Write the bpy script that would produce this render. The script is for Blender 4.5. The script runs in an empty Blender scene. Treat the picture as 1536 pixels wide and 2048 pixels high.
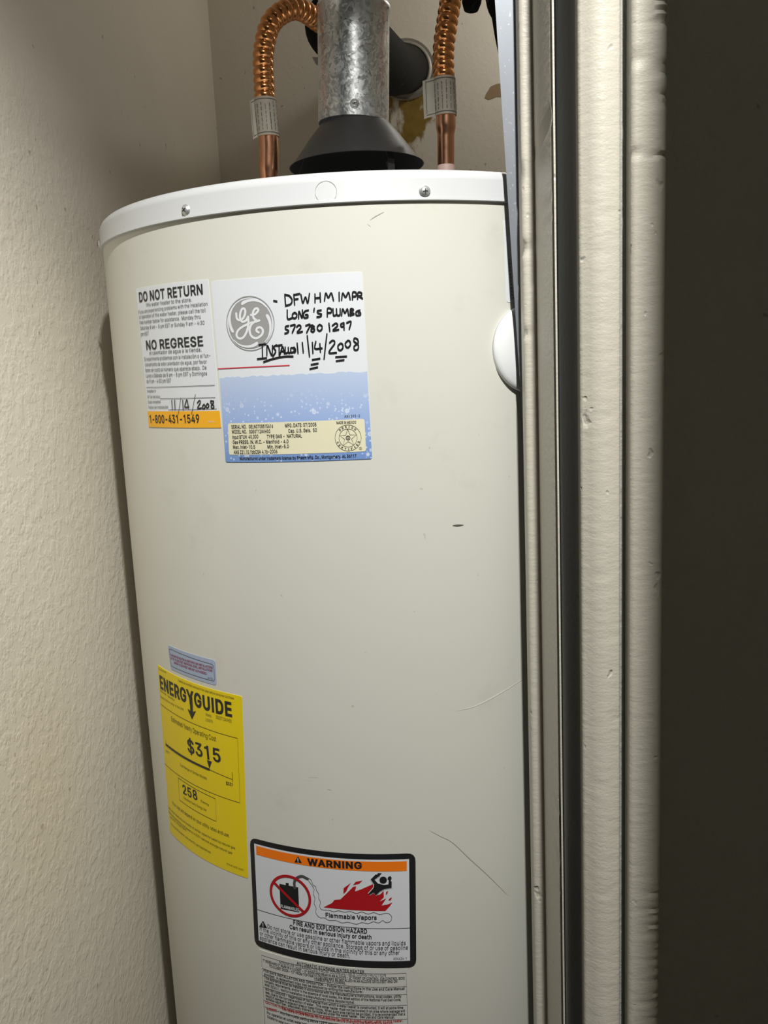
import bpy, bmesh, math, random
from mathutils import Vector, Matrix
from mathutils.geometry import tessellate_polygon, delaunay_2d_cdt

# ------------------------------------------------------------------ camera, light, exposure
scene = bpy.context.scene
COL = scene.collection
EYE = Vector((0.0, 0.0, 1.50))
cam_data = bpy.data.cameras.new('camera')
cam_data.sensor_fit = 'VERTICAL'
cam_data.sensor_height = 36.0
cam_data.lens = 36.0 * 1723.0 / 2048.0
cam_data.clip_start = 0.01
cam = bpy.data.objects.new('camera', cam_data)
COL.objects.link(cam)
right = Vector((0.99897, -0.0076, -0.04485)); up = Vector((0.04548, 0.16684, 0.98493)); fwd = Vector((0.0, 0.98595, -0.16701))
m = Matrix((right, up, -fwd)).transposed().to_4x4()
m.translation = EYE
cam.matrix_world = m
scene.camera = cam

world = bpy.data.worlds.new('world'); scene.world = world
world.use_nodes = True
bg = world.node_tree.nodes['Background']
bg.inputs[0].default_value = (1.0, 0.93, 0.82, 1.0)
bg.inputs[1].default_value = 0.015

# recessed downlight in the hall ceiling, tilted toward the closet
spot = bpy.data.lights.new('hall_downlight', 'SPOT')
spot.energy = 101.0; spot.shadow_soft_size = 0.016; spot.color = (1.0, 0.985, 0.925)
spot.spot_size = math.radians(95); spot.spot_blend = 0.7
so = bpy.data.objects.new('hall_downlight', spot); COL.objects.link(so)
so.location = (0.10, -0.06, 2.41)
so.rotation_euler = (Vector((-0.08, 0.48, 0.46)) - so.location).to_track_quat('-Z', 'Y').to_euler()

# added fill light, unseen behind the door jamb, to brighten the back wall
fill_lamp = bpy.data.lights.new('closet_fill', 'POINT'); fill_lamp.energy = 1.4; fill_lamp.shadow_soft_size = 0.03; fill_lamp.color = (1.0, 0.96, 0.89)
bo = bpy.data.objects.new('closet_fill', fill_lamp); COL.objects.link(bo); bo.location = (0.34, 1.37, 2.15)

vs = scene.view_settings
vs.view_transform = 'Standard'; vs.look = 'None'; vs.gamma = 1.0; vs.use_curve_mapping = False
vs.exposure = 0.0

# ------------------------------------------------------------------ the lie of the place (metres)
AX, AY = -0.01246, 0.98041          # axis of the tank
R = 0.27                            # jacket radius
YAW = math.radians(-4.0)            # the closet is turned a little against the view
ZB = 0.22                           # tank stands on a low platform
random.seed(7)

# ------------------------------------------------------------------ helpers
def obj(name, me, mat=None, parent=None, loc=(0, 0, 0), rotz=0.0, smooth=False):
    if isinstance(me, bmesh.types.BMesh):
        b = me; me = bpy.data.meshes.new(name); b.to_mesh(me); b.free()
    o = bpy.data.objects.new(name, me); COL.objects.link(o)
    if mat is not None:
        for mm in (mat if isinstance(mat, (list, tuple)) else [mat]): me.materials.append(mm)
    o.location = loc; o.rotation_euler = (0, 0, rotz)
    if parent is not None: o.parent = parent
    if smooth: me.polygons.foreach_set('use_smooth', [True] * len(me.polygons))
    return o
def tag(o, label=None, cat=None, group=None, kind=None):
    if label: o['label'] = label
    if cat: o['category'] = cat
    if group: o['group'] = group
    if kind: o['kind'] = kind
    return o
def thing(name, label, cat, loc=(0, 0, 0), rotz=0.0, group=None):
    o = bpy.data.objects.new(name, None); COL.objects.link(o); o.location = loc; o.rotation_euler = (0, 0, rotz)
    o.empty_display_size = 0.05
    return tag(o, label, cat, group)
def struct(name, me, mat, label=None, cat=None, **k):
    o = obj(name, me, mat, **k); o['kind'] = 'structure'
    return tag(o, label, cat)
def closet(lx, ly, z=0.0):
    """closet frame (origin on the tank axis, turned by YAW) to world"""
    c, s = math.cos(YAW), math.sin(YAW)
    return Vector((AX + lx * c - ly * s, AY + lx * s + ly * c, z))
def box(bm, lo, hi):
    (x0, y0, z0), (x1, y1, z1) = lo, hi
    v = [bm.verts.new(p) for p in ((x0, y0, z0), (x1, y0, z0), (x1, y1, z0), (x0, y1, z0), (x0, y0, z1), (x1, y0, z1), (x1, y1, z1), (x0, y1, z1))]
    for f in ((0, 3, 2, 1), (4, 5, 6, 7), (0, 1, 5, 4), (1, 2, 6, 5), (2, 3, 7, 6), (3, 0, 4, 7)): bm.faces.new([v[i] for i in f])
    return bm
def boxes(*bb):
    bm = bmesh.new()
    for lo, hi in bb: box(bm, lo, hi)
    return bm
def lathe(profile, n=96, closed=False, sharp=()):
    """profile of (r, z) turned about the z axis"""
    bm = bmesh.new(); rings = []
    for r, z in profile:
        if r < 1e-7: rings.append([bm.verts.new((0, 0, z))])
        else: rings.append([bm.verts.new((r * math.sin(2 * math.pi * k / n), -r * math.cos(2 * math.pi * k / n), z)) for k in range(n)])
    pairs = list(zip(rings, rings[1:])) + ([(rings[-1], rings[0])] if closed else [])
    for a, b in pairs:
        for k in range(n):
            q = [a[k % len(a)], a[(k + 1) % len(a)], b[(k + 1) % len(b)], b[k % len(b)]]
            u = []
            for t in q:
                if t not in u: u.append(t)
            if len(u) > 2: bm.faces.new(u)
    bmesh.ops.recalc_face_normals(bm, faces=bm.faces)
    return bm
def auto_smooth(o, deg=35):
    o.data.polygons.foreach_set('use_smooth', [True] * len(o.data.polygons))
    b = bmesh.new(); b.from_mesh(o.data)
    for e in b.edges:
        if len(e.link_faces) == 2 and e.calc_face_angle(0) > math.radians(deg): e.smooth = False
    b.to_mesh(o.data); b.free()
    return o
def spline(pts, step):
    """Catmull-Rom through the points, sampled about every step"""
    P = [Vector(p) for p in pts]; P = [2 * P[0] - P[1]] + P + [2 * P[-1] - P[-2]]
    out = []
    for i in range(1, len(P) - 2):
        n = max(1, int(math.ceil((P[i + 1] - P[i]).length / step)))
        for k in range(n):
            t = k / n; a, b, c, d = P[i - 1], P[i], P[i + 1], P[i + 2]
            out.append(0.5 * ((2 * b) + (c - a) * t + (2 * a - 5 * b + 4 * c - d) * t * t + (3 * b - a - 3 * c + d) * t ** 3))
    out.append(P[-2]); return out
def tube(path, radius, n=20, caps=True):
    """tube along a list of points; radius is a number or a function of the distance run"""
    bm = bmesh.new(); rings = []; run = 0.0
    t0 = (path[1] - path[0]).normalized(); ref = Vector((0, 1, 0)) if abs(t0.y) < 0.9 else Vector((1, 0, 0))
    for i, p in enumerate(path):
        if i: run += (p - path[i - 1]).length
        t = (path[min(i + 1, len(path) - 1)] - path[max(i - 1, 0)]).normalized()
        a = (ref - t * ref.dot(t)).normalized(); ref = a; b = t.cross(a)
        rr = radius(run) if callable(radius) else radius
        rings.append([bm.verts.new(p + (a * math.cos(2 * math.pi * k / n) + b * math.sin(2 * math.pi * k / n)) * rr) for k in range(n)])
    for A, B in zip(rings, rings[1:]):
        for k in range(n): bm.faces.new((A[k], A[(k + 1) % n], B[(k + 1) % n], B[k]))
    if caps: bm.faces.new(list(reversed(rings[0]))); bm.faces.new(rings[-1])
    bmesh.ops.recalc_face_normals(bm, faces=bm.faces)
    return bm

# ------------------------------------------------------------------ materials
class Nodes:
    def __init__(s, name):
        s.mat = bpy.data.materials.new(name); s.mat.use_nodes = True
        s.t = s.mat.node_tree; s.b = s.t.nodes['Principled BSDF']
    def n(s, kind, **k):
        x = s.t.nodes.new(kind)
        for a, v in k.items():
            if a.startswith('i_'):
                key = a[2:]; key = int(key) if key.isdigit() else key.replace('_', ' ')
                x.inputs[key].default_value = v
            else: setattr(x, a, v)
        return x
    def l(s, a, b): s.t.links.new(a, b)
    def coord(s, which='Object'): return s.n('ShaderNodeTexCoord').outputs[which]
    def noise(s, scale, detail=3.0, rough=0.5, vec=None, stretch=None):
        x = s.n('ShaderNodeTexNoise'); x.inputs['Scale'].default_value = scale; x.inputs['Detail'].default_value = detail; x.inputs['Roughness'].default_value = rough
        v = vec or s.coord()
        if stretch:
            mp = s.n('ShaderNodeMapping'); mp.inputs['Scale'].default_value = stretch; s.l(v, mp.inputs[0]); v = mp.outputs[0]
        s.l(v, x.inputs['Vector']); return x.outputs[0]
    def ramp(s, fac, stops):
        r = s.n('ShaderNodeValToRGB'); e = r.color_ramp.elements
        e[0].position, e[0].color = stops[0][0], tuple(stops[0][1]) + (1,)
        e[1].position, e[1].color = stops[-1][0], tuple(stops[-1][1]) + (1,)
        for p, c in stops[1:-1]:
            q = e.new(p); q.color = tuple(c) + (1,)
        s.l(fac, r.inputs[0]); return r.outputs[0]
    def math(s, op, a, b=None, clamp=False):
        x = s.n('ShaderNodeMath', operation=op, use_clamp=clamp)
        for i, v in enumerate((a, b)):
            if v is None: continue
            if isinstance(v, (int, float)): x.inputs[i].default_value = v
            else: s.l(v, x.inputs[i])
        return x.outputs[0]
    def mix(s, fac, a, b):
        x = s.n('ShaderNodeMix', data_type='RGBA')
        for key, v in ((0, fac), (6, a), (7, b)):
            if isinstance(v, (int, float)): x.inputs[key].default_value = v
            elif isinstance(v, (tuple, list)): x.inputs[key].default_value = tuple(v) + (1,) if len(v) == 3 else v
            else: s.l(v, x.inputs[key])
        return x.outputs[2]
    def bump(s, h, strength, dist, prev=None):
        x = s.n('ShaderNodeBump'); x.inputs['Strength'].default_value = strength; x.inputs['Distance'].default_value = dist
        s.l(h, x.inputs['Height'])
        if prev is not None: s.l(prev, x.inputs['Normal'])
        return x.outputs[0]
    def out(s, color=None, rough=None, metal=None, normal=None, **k):
        b = s.b
        for key, v in (('Base Color', color), ('Roughness', rough), ('Metallic', metal), ('Normal', normal)):
            if v is None: continue
            if isinstance(v, (int, float)): b.inputs[key].default_value = v
            elif isinstance(v, (tuple, list)): b.inputs[key].default_value = tuple(v) + (1,)
            else: s.l(v, b.inputs[key])
        for key, v in k.items(): b.inputs[key.replace('_', ' ')].default_value = v
        return s.mat
def plain(name, color, rough=0.5, metal=0.0, **k): return Nodes(name).out(color, rough, metal, **k)

def wall_mat(name, color, strength=0.5, stain=False):
    s = Nodes(name); co = s.coord()
    lumps = s.ramp(s.noise(95.0, 4.0, 0.55, co), [(0.44, (0, 0, 0)), (0.60, (1, 1, 1))])
    fine = s.noise(420.0, 3.0, 0.6, co)
    big = s.noise(6.0, 3.0, 0.5, co)
    n1 = s.bump(lumps, strength, 0.0009, None); n2 = s.bump(fine, strength * 0.7, 0.0005, n1)
    c = s.mix(big, tuple(x * 0.93 for x in color), tuple(min(1, x * 1.05) for x in color))
    spots = s.ramp(s.noise(85.0, 1.0, 0.4, co), [(0.775, (0, 0, 0)), (0.80, (1, 1, 1))])
    c = s.mix(s.math('MULTIPLY', spots, 0.45), c, (0.16, 0.12, 0.09))
    if stain:   # yellow runs of old sealant under the pipe hole
        sep = s.n('ShaderNodeSeparateXYZ'); s.l(co, sep.inputs[0])
        wob = s.math('MULTIPLY', s.math('SUBTRACT', s.noise(42.0, 4.0, 0.6, co), 0.5), 0.075)
        dx = s.math('DIVIDE', s.math('ADD', s.math('SUBTRACT', sep.outputs[0], 0.040), wob), 0.046)
        dz = s.math('DIVIDE', s.math('ADD', s.math('SUBTRACT', sep.outputs[2], 1.940), wob), 0.088)
        d = s.math('ADD', s.math('MULTIPLY', dx, dx), s.math('MULTIPLY', dz, dz))
        inside = s.ramp(d, [(0.80, (1, 1, 1)), (1.0, (0, 0, 0))])
        patch = s.ramp(s.noise(30.0, 4.0, 0.6, co, (1.0, 1.0, 0.45)), [(0.43, (0, 0, 0)), (0.52, (1, 1, 1))])
        c = s.mix(s.math('MULTIPLY', inside, patch), c, s.mix(s.noise(70.0, 3.0, 0.5, co), (0.17, 0.10, 0.012), (0.36, 0.24, 0.04)))
    return s.out(c, 0.75, 0.0, n2)

WALL = wall_mat('wall_paint', (0.80, 0.745, 0.645), 0.36)
WALL_BACK = wall_mat('back_wall_paint', (0.74, 0.69, 0.60), 0.18, True)
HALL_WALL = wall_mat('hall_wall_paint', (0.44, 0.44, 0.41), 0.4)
CEIL = plain('ceiling_paint', (0.7, 0.68, 0.64), 0.9)
FLOOR = Nodes('carpet'); _c = FLOOR.noise(300.0, 3.0); FLOOR = FLOOR.out(FLOOR.mix(_c, (0.10, 0.08, 0.06), (0.17, 0.14, 0.11)), 0.95, 0.0, FLOOR.bump(_c, 0.6, 0.004))

def trim_mat():
    s = Nodes('trim_paint'); co = s.coord()
    brush = s.noise(75.0, 4.0, 0.6, co, (1.0, 1.0, 2.6))
    grain = s.noise(650.0, 2.0, 0.5, co)
    n = s.bump(brush, 0.6, 0.0008); n = s.bump(grain, 0.4, 0.0003, n)
    pits = s.ramp(s.noise(70.0, 2.0, 0.5, co), [(0.70, (0, 0, 0)), (0.78, (1, 1, 1))])
    n = s.bump(pits, 0.8, -0.0010, n)
    c = s.mix(s.noise(8.0, 3.0, 0.5, co), (0.50, 0.475, 0.41), (0.56, 0.53, 0.46))
    return s.out(c, 0.42, 0.0, n)
TRIM = trim_mat()

def jacket_mat():
    s = Nodes('jacket_enamel'); co = s.coord()
    c = s.mix(s.noise(5.0, 4.0, 0.55, co), (0.62, 0.62, 0.57), (0.66, 0.66, 0.61))
    smudge = s.ramp(s.noise(16.0, 5.0, 0.65, co), [(0.60, (0, 0, 0)), (0.78, (1, 1, 1))])
    c = s.mix(s.math('MULTIPLY', smudge, 0.30), c, (0.45, 0.42, 0.35))
    specks = s.ramp(s.noise(160.0, 1.0, 0.4, co), [(0.80, (0, 0, 0)), (0.83, (1, 1, 1))])
    c = s.mix(s.math('MULTIPLY', specks, 0.35), c, (0.30, 0.27, 0.20))
    n = s.bump(s.noise(9.0, 2.0, 0.5, co), 0.05, 0.002)
    return s.out(c, 0.33, 0.0, n)
JACKET = jacket_mat()
def lid_mat():
    s = Nodes('lid_enamel'); co = s.coord()
    smudge = s.ramp(s.noise(45.0, 5.0, 0.7, co), [(0.58, (0, 0, 0)), (0.80, (1, 1, 1))])
    c = s.mix(s.math('MULTIPLY', smudge, 0.22), (0.57, 0.585, 0.61), (0.36, 0.35, 0.34))
    return s.out(c, 0.30)
LID = lid_mat()
def copper_mat(name, a, b, rough):
    s = Nodes(name); co = s.coord()
    n = s.noise(70.0, 4.0, 0.6, co)
    return s.out(s.mix(n, a, b), s.math('ADD', s.math('MULTIPLY', n, 0.16), rough), 1.0)
COPPER = copper_mat('copper', (0.92, 0.50, 0.32), (0.76, 0.36, 0.21), 0.17)
COPPER_FLEX = copper_mat('lacquered_copper', (0.94, 0.45, 0.19), (0.72, 0.29, 0.10), 0.15)
def galv_mat(name, tone, scale):
    s = Nodes(name); co = s.coord()
    v = s.n('ShaderNodeTexVoronoi'); v.inputs['Scale'].default_value = scale
    mp = s.n('ShaderNodeMapping'); mp.inputs['Scale'].default_value = (1.0, 1.0, 0.55); s.l(co, mp.inputs[0])
    wob = s.n('ShaderNodeMix', data_type='VECTOR'); wob.inputs[0].default_value = 0.04
    s.l(mp.outputs[0], wob.inputs[4]); nz = s.n('ShaderNodeTexNoise'); nz.inputs['Scale'].default_value = 60.0; s.l(co, nz.inputs['Vector']); s.l(nz.outputs[1], wob.inputs[5])
    s.l(wob.outputs[1], v.inputs['Vector'])
    sep = s.n('ShaderNodeSeparateColor'); s.l(v.outputs['Color'], sep.inputs[0])
    streak = s.noise(60.0, 4.0, 0.6, co, (1.0, 1.0, 0.08))
    f = s.math('ADD', s.math('MULTIPLY', sep.outputs[0], 0.6), s.math('MULTIPLY', streak, 0.5))
    c = s.ramp(f, [(0.15, tuple(x * 0.50 for x in tone)), (0.55, tone), (0.95, tuple(min(1, x * 1.30) for x in tone))])
    r = s.math('ADD', s.math('MULTIPLY', sep.outputs[1], 0.22), 0.24)
    n = s.bump(s.noise(110.0, 3.0, 0.5, co), 0.25, 0.0008)
    return s.out(c, r, 0.85, n)
GALV = galv_mat('galvanised_steel', (0.70, 0.72, 0.74), 300.0)
def strip_mat():
    s = Nodes('sheet_steel'); co = s.coord()
    specks = s.ramp(s.noise(420.0, 2.0, 0.5, co), [(0.66, (0, 0, 0)), (0.72, (1, 1, 1))])
    c = s.mix(s.noise(25.0, 4.0, 0.6, co, (1, 1, 0.3)), (0.27, 0.29, 0.33), (0.36, 0.385, 0.43))
    return s.out(s.mix(s.math('MULTIPLY', specks, 0.5), c, (0.6, 0.62, 0.65)), 0.36, 0.6)
STRIP = strip_mat()
ZINC = plain('zinc_screw', (0.66, 0.68, 0.68), 0.38, 0.75)
DARK = plain('recess_black', (0.02, 0.02, 0.02), 0.7)
def black_mat(name, base, rough, spec=0.5):
    s = Nodes(name); co = s.coord(); n = s.noise(55.0, 5.0, 0.65, co)
    d = s.ramp(n, [(0.60, base), (0.85, (0.10, 0.097, 0.094))])
    return s.out(d, rough, 0.0, s.bump(s.noise(90.0, 3.0, 0.5, co), 0.2, 0.001), Specular_IOR_Level=spec)
HOOD = black_mat('black_enamel', (0.030, 0.030, 0.031), 0.42)
INNER_SHADE = plain('hood_inner_shade', (0.006, 0.006, 0.006), 0.9)  # shade inside the hood opening, put into the colour of its inner faces
FOAM = black_mat('black_foam', (0.012, 0.012, 0.013), 0.85, 0.15)
SLIT = plain('foam_slit', (0.004, 0.004, 0.004), 0.9)
RING = plain('pale_metal_ring', (0.55, 0.52, 0.48), 0.35, 0.7)
GASKET = plain('pink_plastic', (0.78, 0.55, 0.50), 0.5)
PAPER = plain('white_sticker', (0.68, 0.71, 0.76), 0.40)
PAPER_CREAM = plain('cream_sticker', (0.74, 0.71, 0.52), 0.4)
PAPER_TAG = Nodes('paper_tag'); _n = PAPER_TAG.noise(90.0, 4.0); PAPER_TAG = PAPER_TAG.out(PAPER_TAG.mix(_n, (0.74, 0.71, 0.60), (0.86, 0.84, 0.76)), 0.45)
YELLOW = plain('yellow_sticker', (0.80, 0.62, 0.0), 0.42)
AMBER = plain('amber_print', (0.86, 0.42, 0.01), 0.4)
ORANGE = plain('orange_print', (0.90, 0.20, 0.008), 0.4)
BLUE_PALE = plain('pale_blue_sticker', (0.36, 0.44, 0.60), 0.4)
INK = plain('black_ink', (0.014, 0.014, 0.016), 0.45)
INK_GREY = plain('grey_ink', (0.07, 0.07, 0.075), 0.45)
MARKER = plain('black_marker', (0.012, 0.012, 0.014), 0.35)
RED = plain('red_ink', (0.42, 0.008, 0.014), 0.45)
RED_RULE_MAT = plain('pink_red_ink', (0.62, 0.05, 0.08), 0.45)
RED_DARK = plain('dull_red_ink', (0.28, 0.02, 0.05), 0.5)
LOGO_GREY = plain('logo_grey', (0.30, 0.30, 0.30), 0.4)
WHITE_INK = plain('white_ink', (0.70, 0.72, 0.76), 0.4)
INFO_PAPER = plain('grey_white_sticker', (0.60, 0.60, 0.58), 0.42)
PLASTIC = plain('white_plastic', (0.78, 0.80, 0.82), 0.28)
SCUFF = plain('dark_scuff', (0.10, 0.095, 0.085), 0.6)
SCUFF_GREY = plain('grey_scuff', (0.38, 0.37, 0.35), 0.6)
SCUFF_PALE = plain('pale_scuff', (0.80, 0.79, 0.74), 0.5)
SCUFF_RUST = plain('rust_speck', (0.22, 0.10, 0.04), 0.7)
CHIP = plain('bare_plasterboard_paper', (0.32, 0.22, 0.13), 0.9)
WOOD = Nodes('platform_board'); _n = WOOD.noise(14.0, 5.0, 0.6, None, (1, 8, 8)); WOOD = WOOD.out(WOOD.mix(_n, (0.30, 0.20, 0.11), (0.45, 0.32, 0.19)), 0.7)
TAB = plain('dull_tab', (0.24, 0.22, 0.19), 0.6)
DOOR = plain('door_paint', (0.70, 0.67, 0.60), 0.45)
BRASS = plain('door_knob_brass', (0.75, 0.56, 0.25), 0.25, 1.0)
def drops_mat():
    """printed water drops on blue, laid out in the label's own metres (uv)"""
    s = Nodes('blue_water_print'); uv = s.coord('UV')
    sep = s.n('ShaderNodeSeparateXYZ'); s.l(uv, sep.inputs[0])
    v = s.math('DIVIDE', sep.outputs[1], 0.071)        # 0 bottom .. 1 top
    c = s.ramp(v, [(0.0, (0.16, 0.28, 0.58)), (0.45, (0.30, 0.42, 0.72)), (1.0, (0.46, 0.55, 0.74))])
    tot = None
    for sc, lo, hi in ((130.0, 0.16, 0.30), (330.0, 0.18, 0.34)):
        vo = s.n('ShaderNodeTexVoronoi'); vo.inputs['Scale'].default_value = sc; vo.inputs['Randomness'].default_value = 1.0
        s.l(uv, vo.inputs['Vector'])
        sc2 = s.n('ShaderNodeSeparateColor'); s.l(vo.outputs['Color'], sc2.inputs[0])
        keep = s.math('GREATER_THAN', sc2.outputs[0], 0.48)
        ring = s.ramp(vo.outputs['Distance'], [(lo * 0.3, (0.35, 0.35, 0.35)), (lo, (1, 1, 1)), (hi, (0, 0, 0))])
        k = s.math('MULTIPLY', keep, ring)
        tot = k if tot is None else s.math('MAXIMUM', tot, k)
    fade = s.ramp(v, [(0.55, (1, 1, 1)), (0.85, (0, 0, 0))])
    c = s.mix(s.math('MULTIPLY', s.math('MULTIPLY', tot, fade), 0.62), c, (0.85, 0.90, 1.0))
    return s.out(c, 0.38)
DROPS = drops_mat()

# ------------------------------------------------------------------ sticker outlines and print, metres: (arc length from the front line of the tank, height)
RETURN_TEXT = [('DO NOT RETURN',-0.2222,1.5665,-0.1362,1.5661,0.0081,1),('this water heater to the store.',-0.2109,1.5614,-0.1492,1.5611,0.0032,0),('If you are experiencing problems with the installation',-0.2258,1.5563,-0.1323,1.5565,0.0031,0),('or operation of this water heater, please call the toll',-0.2254,1.5519,-0.135,1.5514,0.0032,0),('free number below for assistance.  Monday thru',-0.2255,1.5470,-0.1407,1.5464,0.0033,0),('Saturday 8 am - 8 pm EST or Sunday 9 am - 4:30',-0.2249,1.5420,-0.1371,1.5413,0.0032,0),('pm EST',-0.2252,1.5366,-0.2109,1.5366,0.0033,0),('NO REGRESE',-0.2172,1.5240,-0.1401,1.5238,0.0079,1),('el calentador de agua a la tienda.',-0.2128,1.5193,-0.1426,1.5192,0.0033,0),('Si experimenta problemas con la instalación o el fun-',-0.2228,1.5143,-0.1335,1.5138,0.0033,0),('cionamiento de este calentador de agua, por favor',-0.2225,1.5094,-0.1378,1.5089,0.0032,0),('llame sin costo al número que aparece abajo.  De',-0.2227,1.5043,-0.1387,1.5039,0.0033,0),('Lunes a Sábado de 8 am - 8 pm EST y Domingos',-0.2223,1.4993,-0.1385,1.4991,0.0033,0),('de 9 am - 4:30 pm EST',-0.2222,1.4943,-0.183,1.4942,0.0034,0),('Installer #',-0.2227,1.4857,-0.2078,1.4858,0.0027,0),('N° de técnico',-0.2229,1.4805,-0.2019,1.4807,0.0027,0),('Date installed',-0.2228,1.4758,-0.2017,1.4761,0.0027,0),('Fecha de instalación',-0.2231,1.4711,-0.1907,1.4713,0.0027,0),('1-800-431-1549',-0.2227,1.4580,-0.1513,1.4586,0.0072,1)]
RETURN_SMALL = [('AX34440-1',-0.1419,1.4588,-0.1335,1.4589,0.0013,0)]
RETURN_RULES = [[(-0.2237,1.4903),(-0.1313,1.4903)],[(-0.2017,1.4800),(-0.1317,1.4800)],[(-0.1905,1.4701),(-0.1312,1.4703)]]
RETURN_HAND = [[(-0.1843,1.4785),(-0.1845,1.4705)],[(-0.1801,1.4785),(-0.1807,1.4706)],[(-0.1717,1.4804),(-0.1744,1.4732),(-0.177,1.4663)],[(-0.1695,1.4782),(-0.1699,1.4703)],[(-0.1646,1.4789),(-0.1671,1.4742),(-0.1673,1.4724),(-0.1625,1.4725)],[(-0.1637,1.4781),(-0.1629,1.4713)],[(-0.1535,1.4830),(-0.1564,1.4752),(-0.1599,1.4662)],[(-0.1519,1.4758),(-0.1492,1.4779),(-0.1484,1.4761),(-0.1522,1.4712),(-0.1475,1.4715)],[(-0.1448,1.4743),(-0.1464,1.4725),(-0.1452,1.4707),(-0.1431,1.4725),(-0.1443,1.4746)],[(-0.1405,1.4752),(-0.1421,1.4731),(-0.1409,1.4714),(-0.1389,1.4734),(-0.1403,1.4752)],[(-0.1335,1.4769),(-0.1366,1.4773),(-0.1364,1.4755),(-0.1335,1.4726),(-0.135,1.4709),(-0.1367,1.4727),(-0.1339,1.4755),(-0.1335,1.4769)]]
RATING_TEXT = [('AX4393-2',-0.0164,1.4598,-0.0037,1.4598,0.002,0),('SERIAL NO.',-0.117,1.4532,-0.1021,1.4534,0.003,1),('GELN0708515616',-0.0999,1.4533,-0.0775,1.4534,0.0029,1),('MFG. DATE: 07/2008',-0.0668,1.4534,-0.04,1.4535,0.003,1),('MODEL NO.',-0.1168,1.4492,-0.1022,1.4492,0.003,1),('SG50T12AVH00',-0.0999,1.4492,-0.0803,1.4491,0.0029,1),('Cap. U.S. Gals.  50',-0.0643,1.4490,-0.0398,1.4490,0.0029,1),('Input BTUH  40,000',-0.1169,1.4446,-0.0916,1.4449,0.003,1),('TYPE GAS -  NATURAL',-0.0838,1.4447,-0.0527,1.4447,0.0029,1),('Gas PRESS. IN. W.C. - Manifold - 4.0',-0.1168,1.4403,-0.0647,1.4403,0.003,1),('Max. Inlet-10.5',-0.1168,1.4361,-0.0953,1.4362,0.003,1),('Min. Inlet-5.0',-0.0838,1.4361,-0.0646,1.4362,0.0029,1),('ANS Z21.10.1bbCSA 4.1b-2006',-0.1167,1.4318,-0.0751,1.4321,0.003,1),('Manufactured under trademark license by Rheem Mfg. Co., Montgomery, AL 36117',-0.1108,1.4268,-0.0082,1.4268,0.0025,1),('MADE IN MEXICO',-0.0231,1.4547,-0.007,1.4545,0.0021,1)]
SEAL = [(-0.0143,1.4429),(-0.0034,1.4427),(-0.0066,1.4428),(-0.0045,1.4338)]
LOGO = [(-0.0927,1.5392),(-0.0707,1.5393),(-0.0909,1.5619)]
RED_RULE = [(-0.1264,1.5040),(-0.0599,1.5040)]
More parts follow.
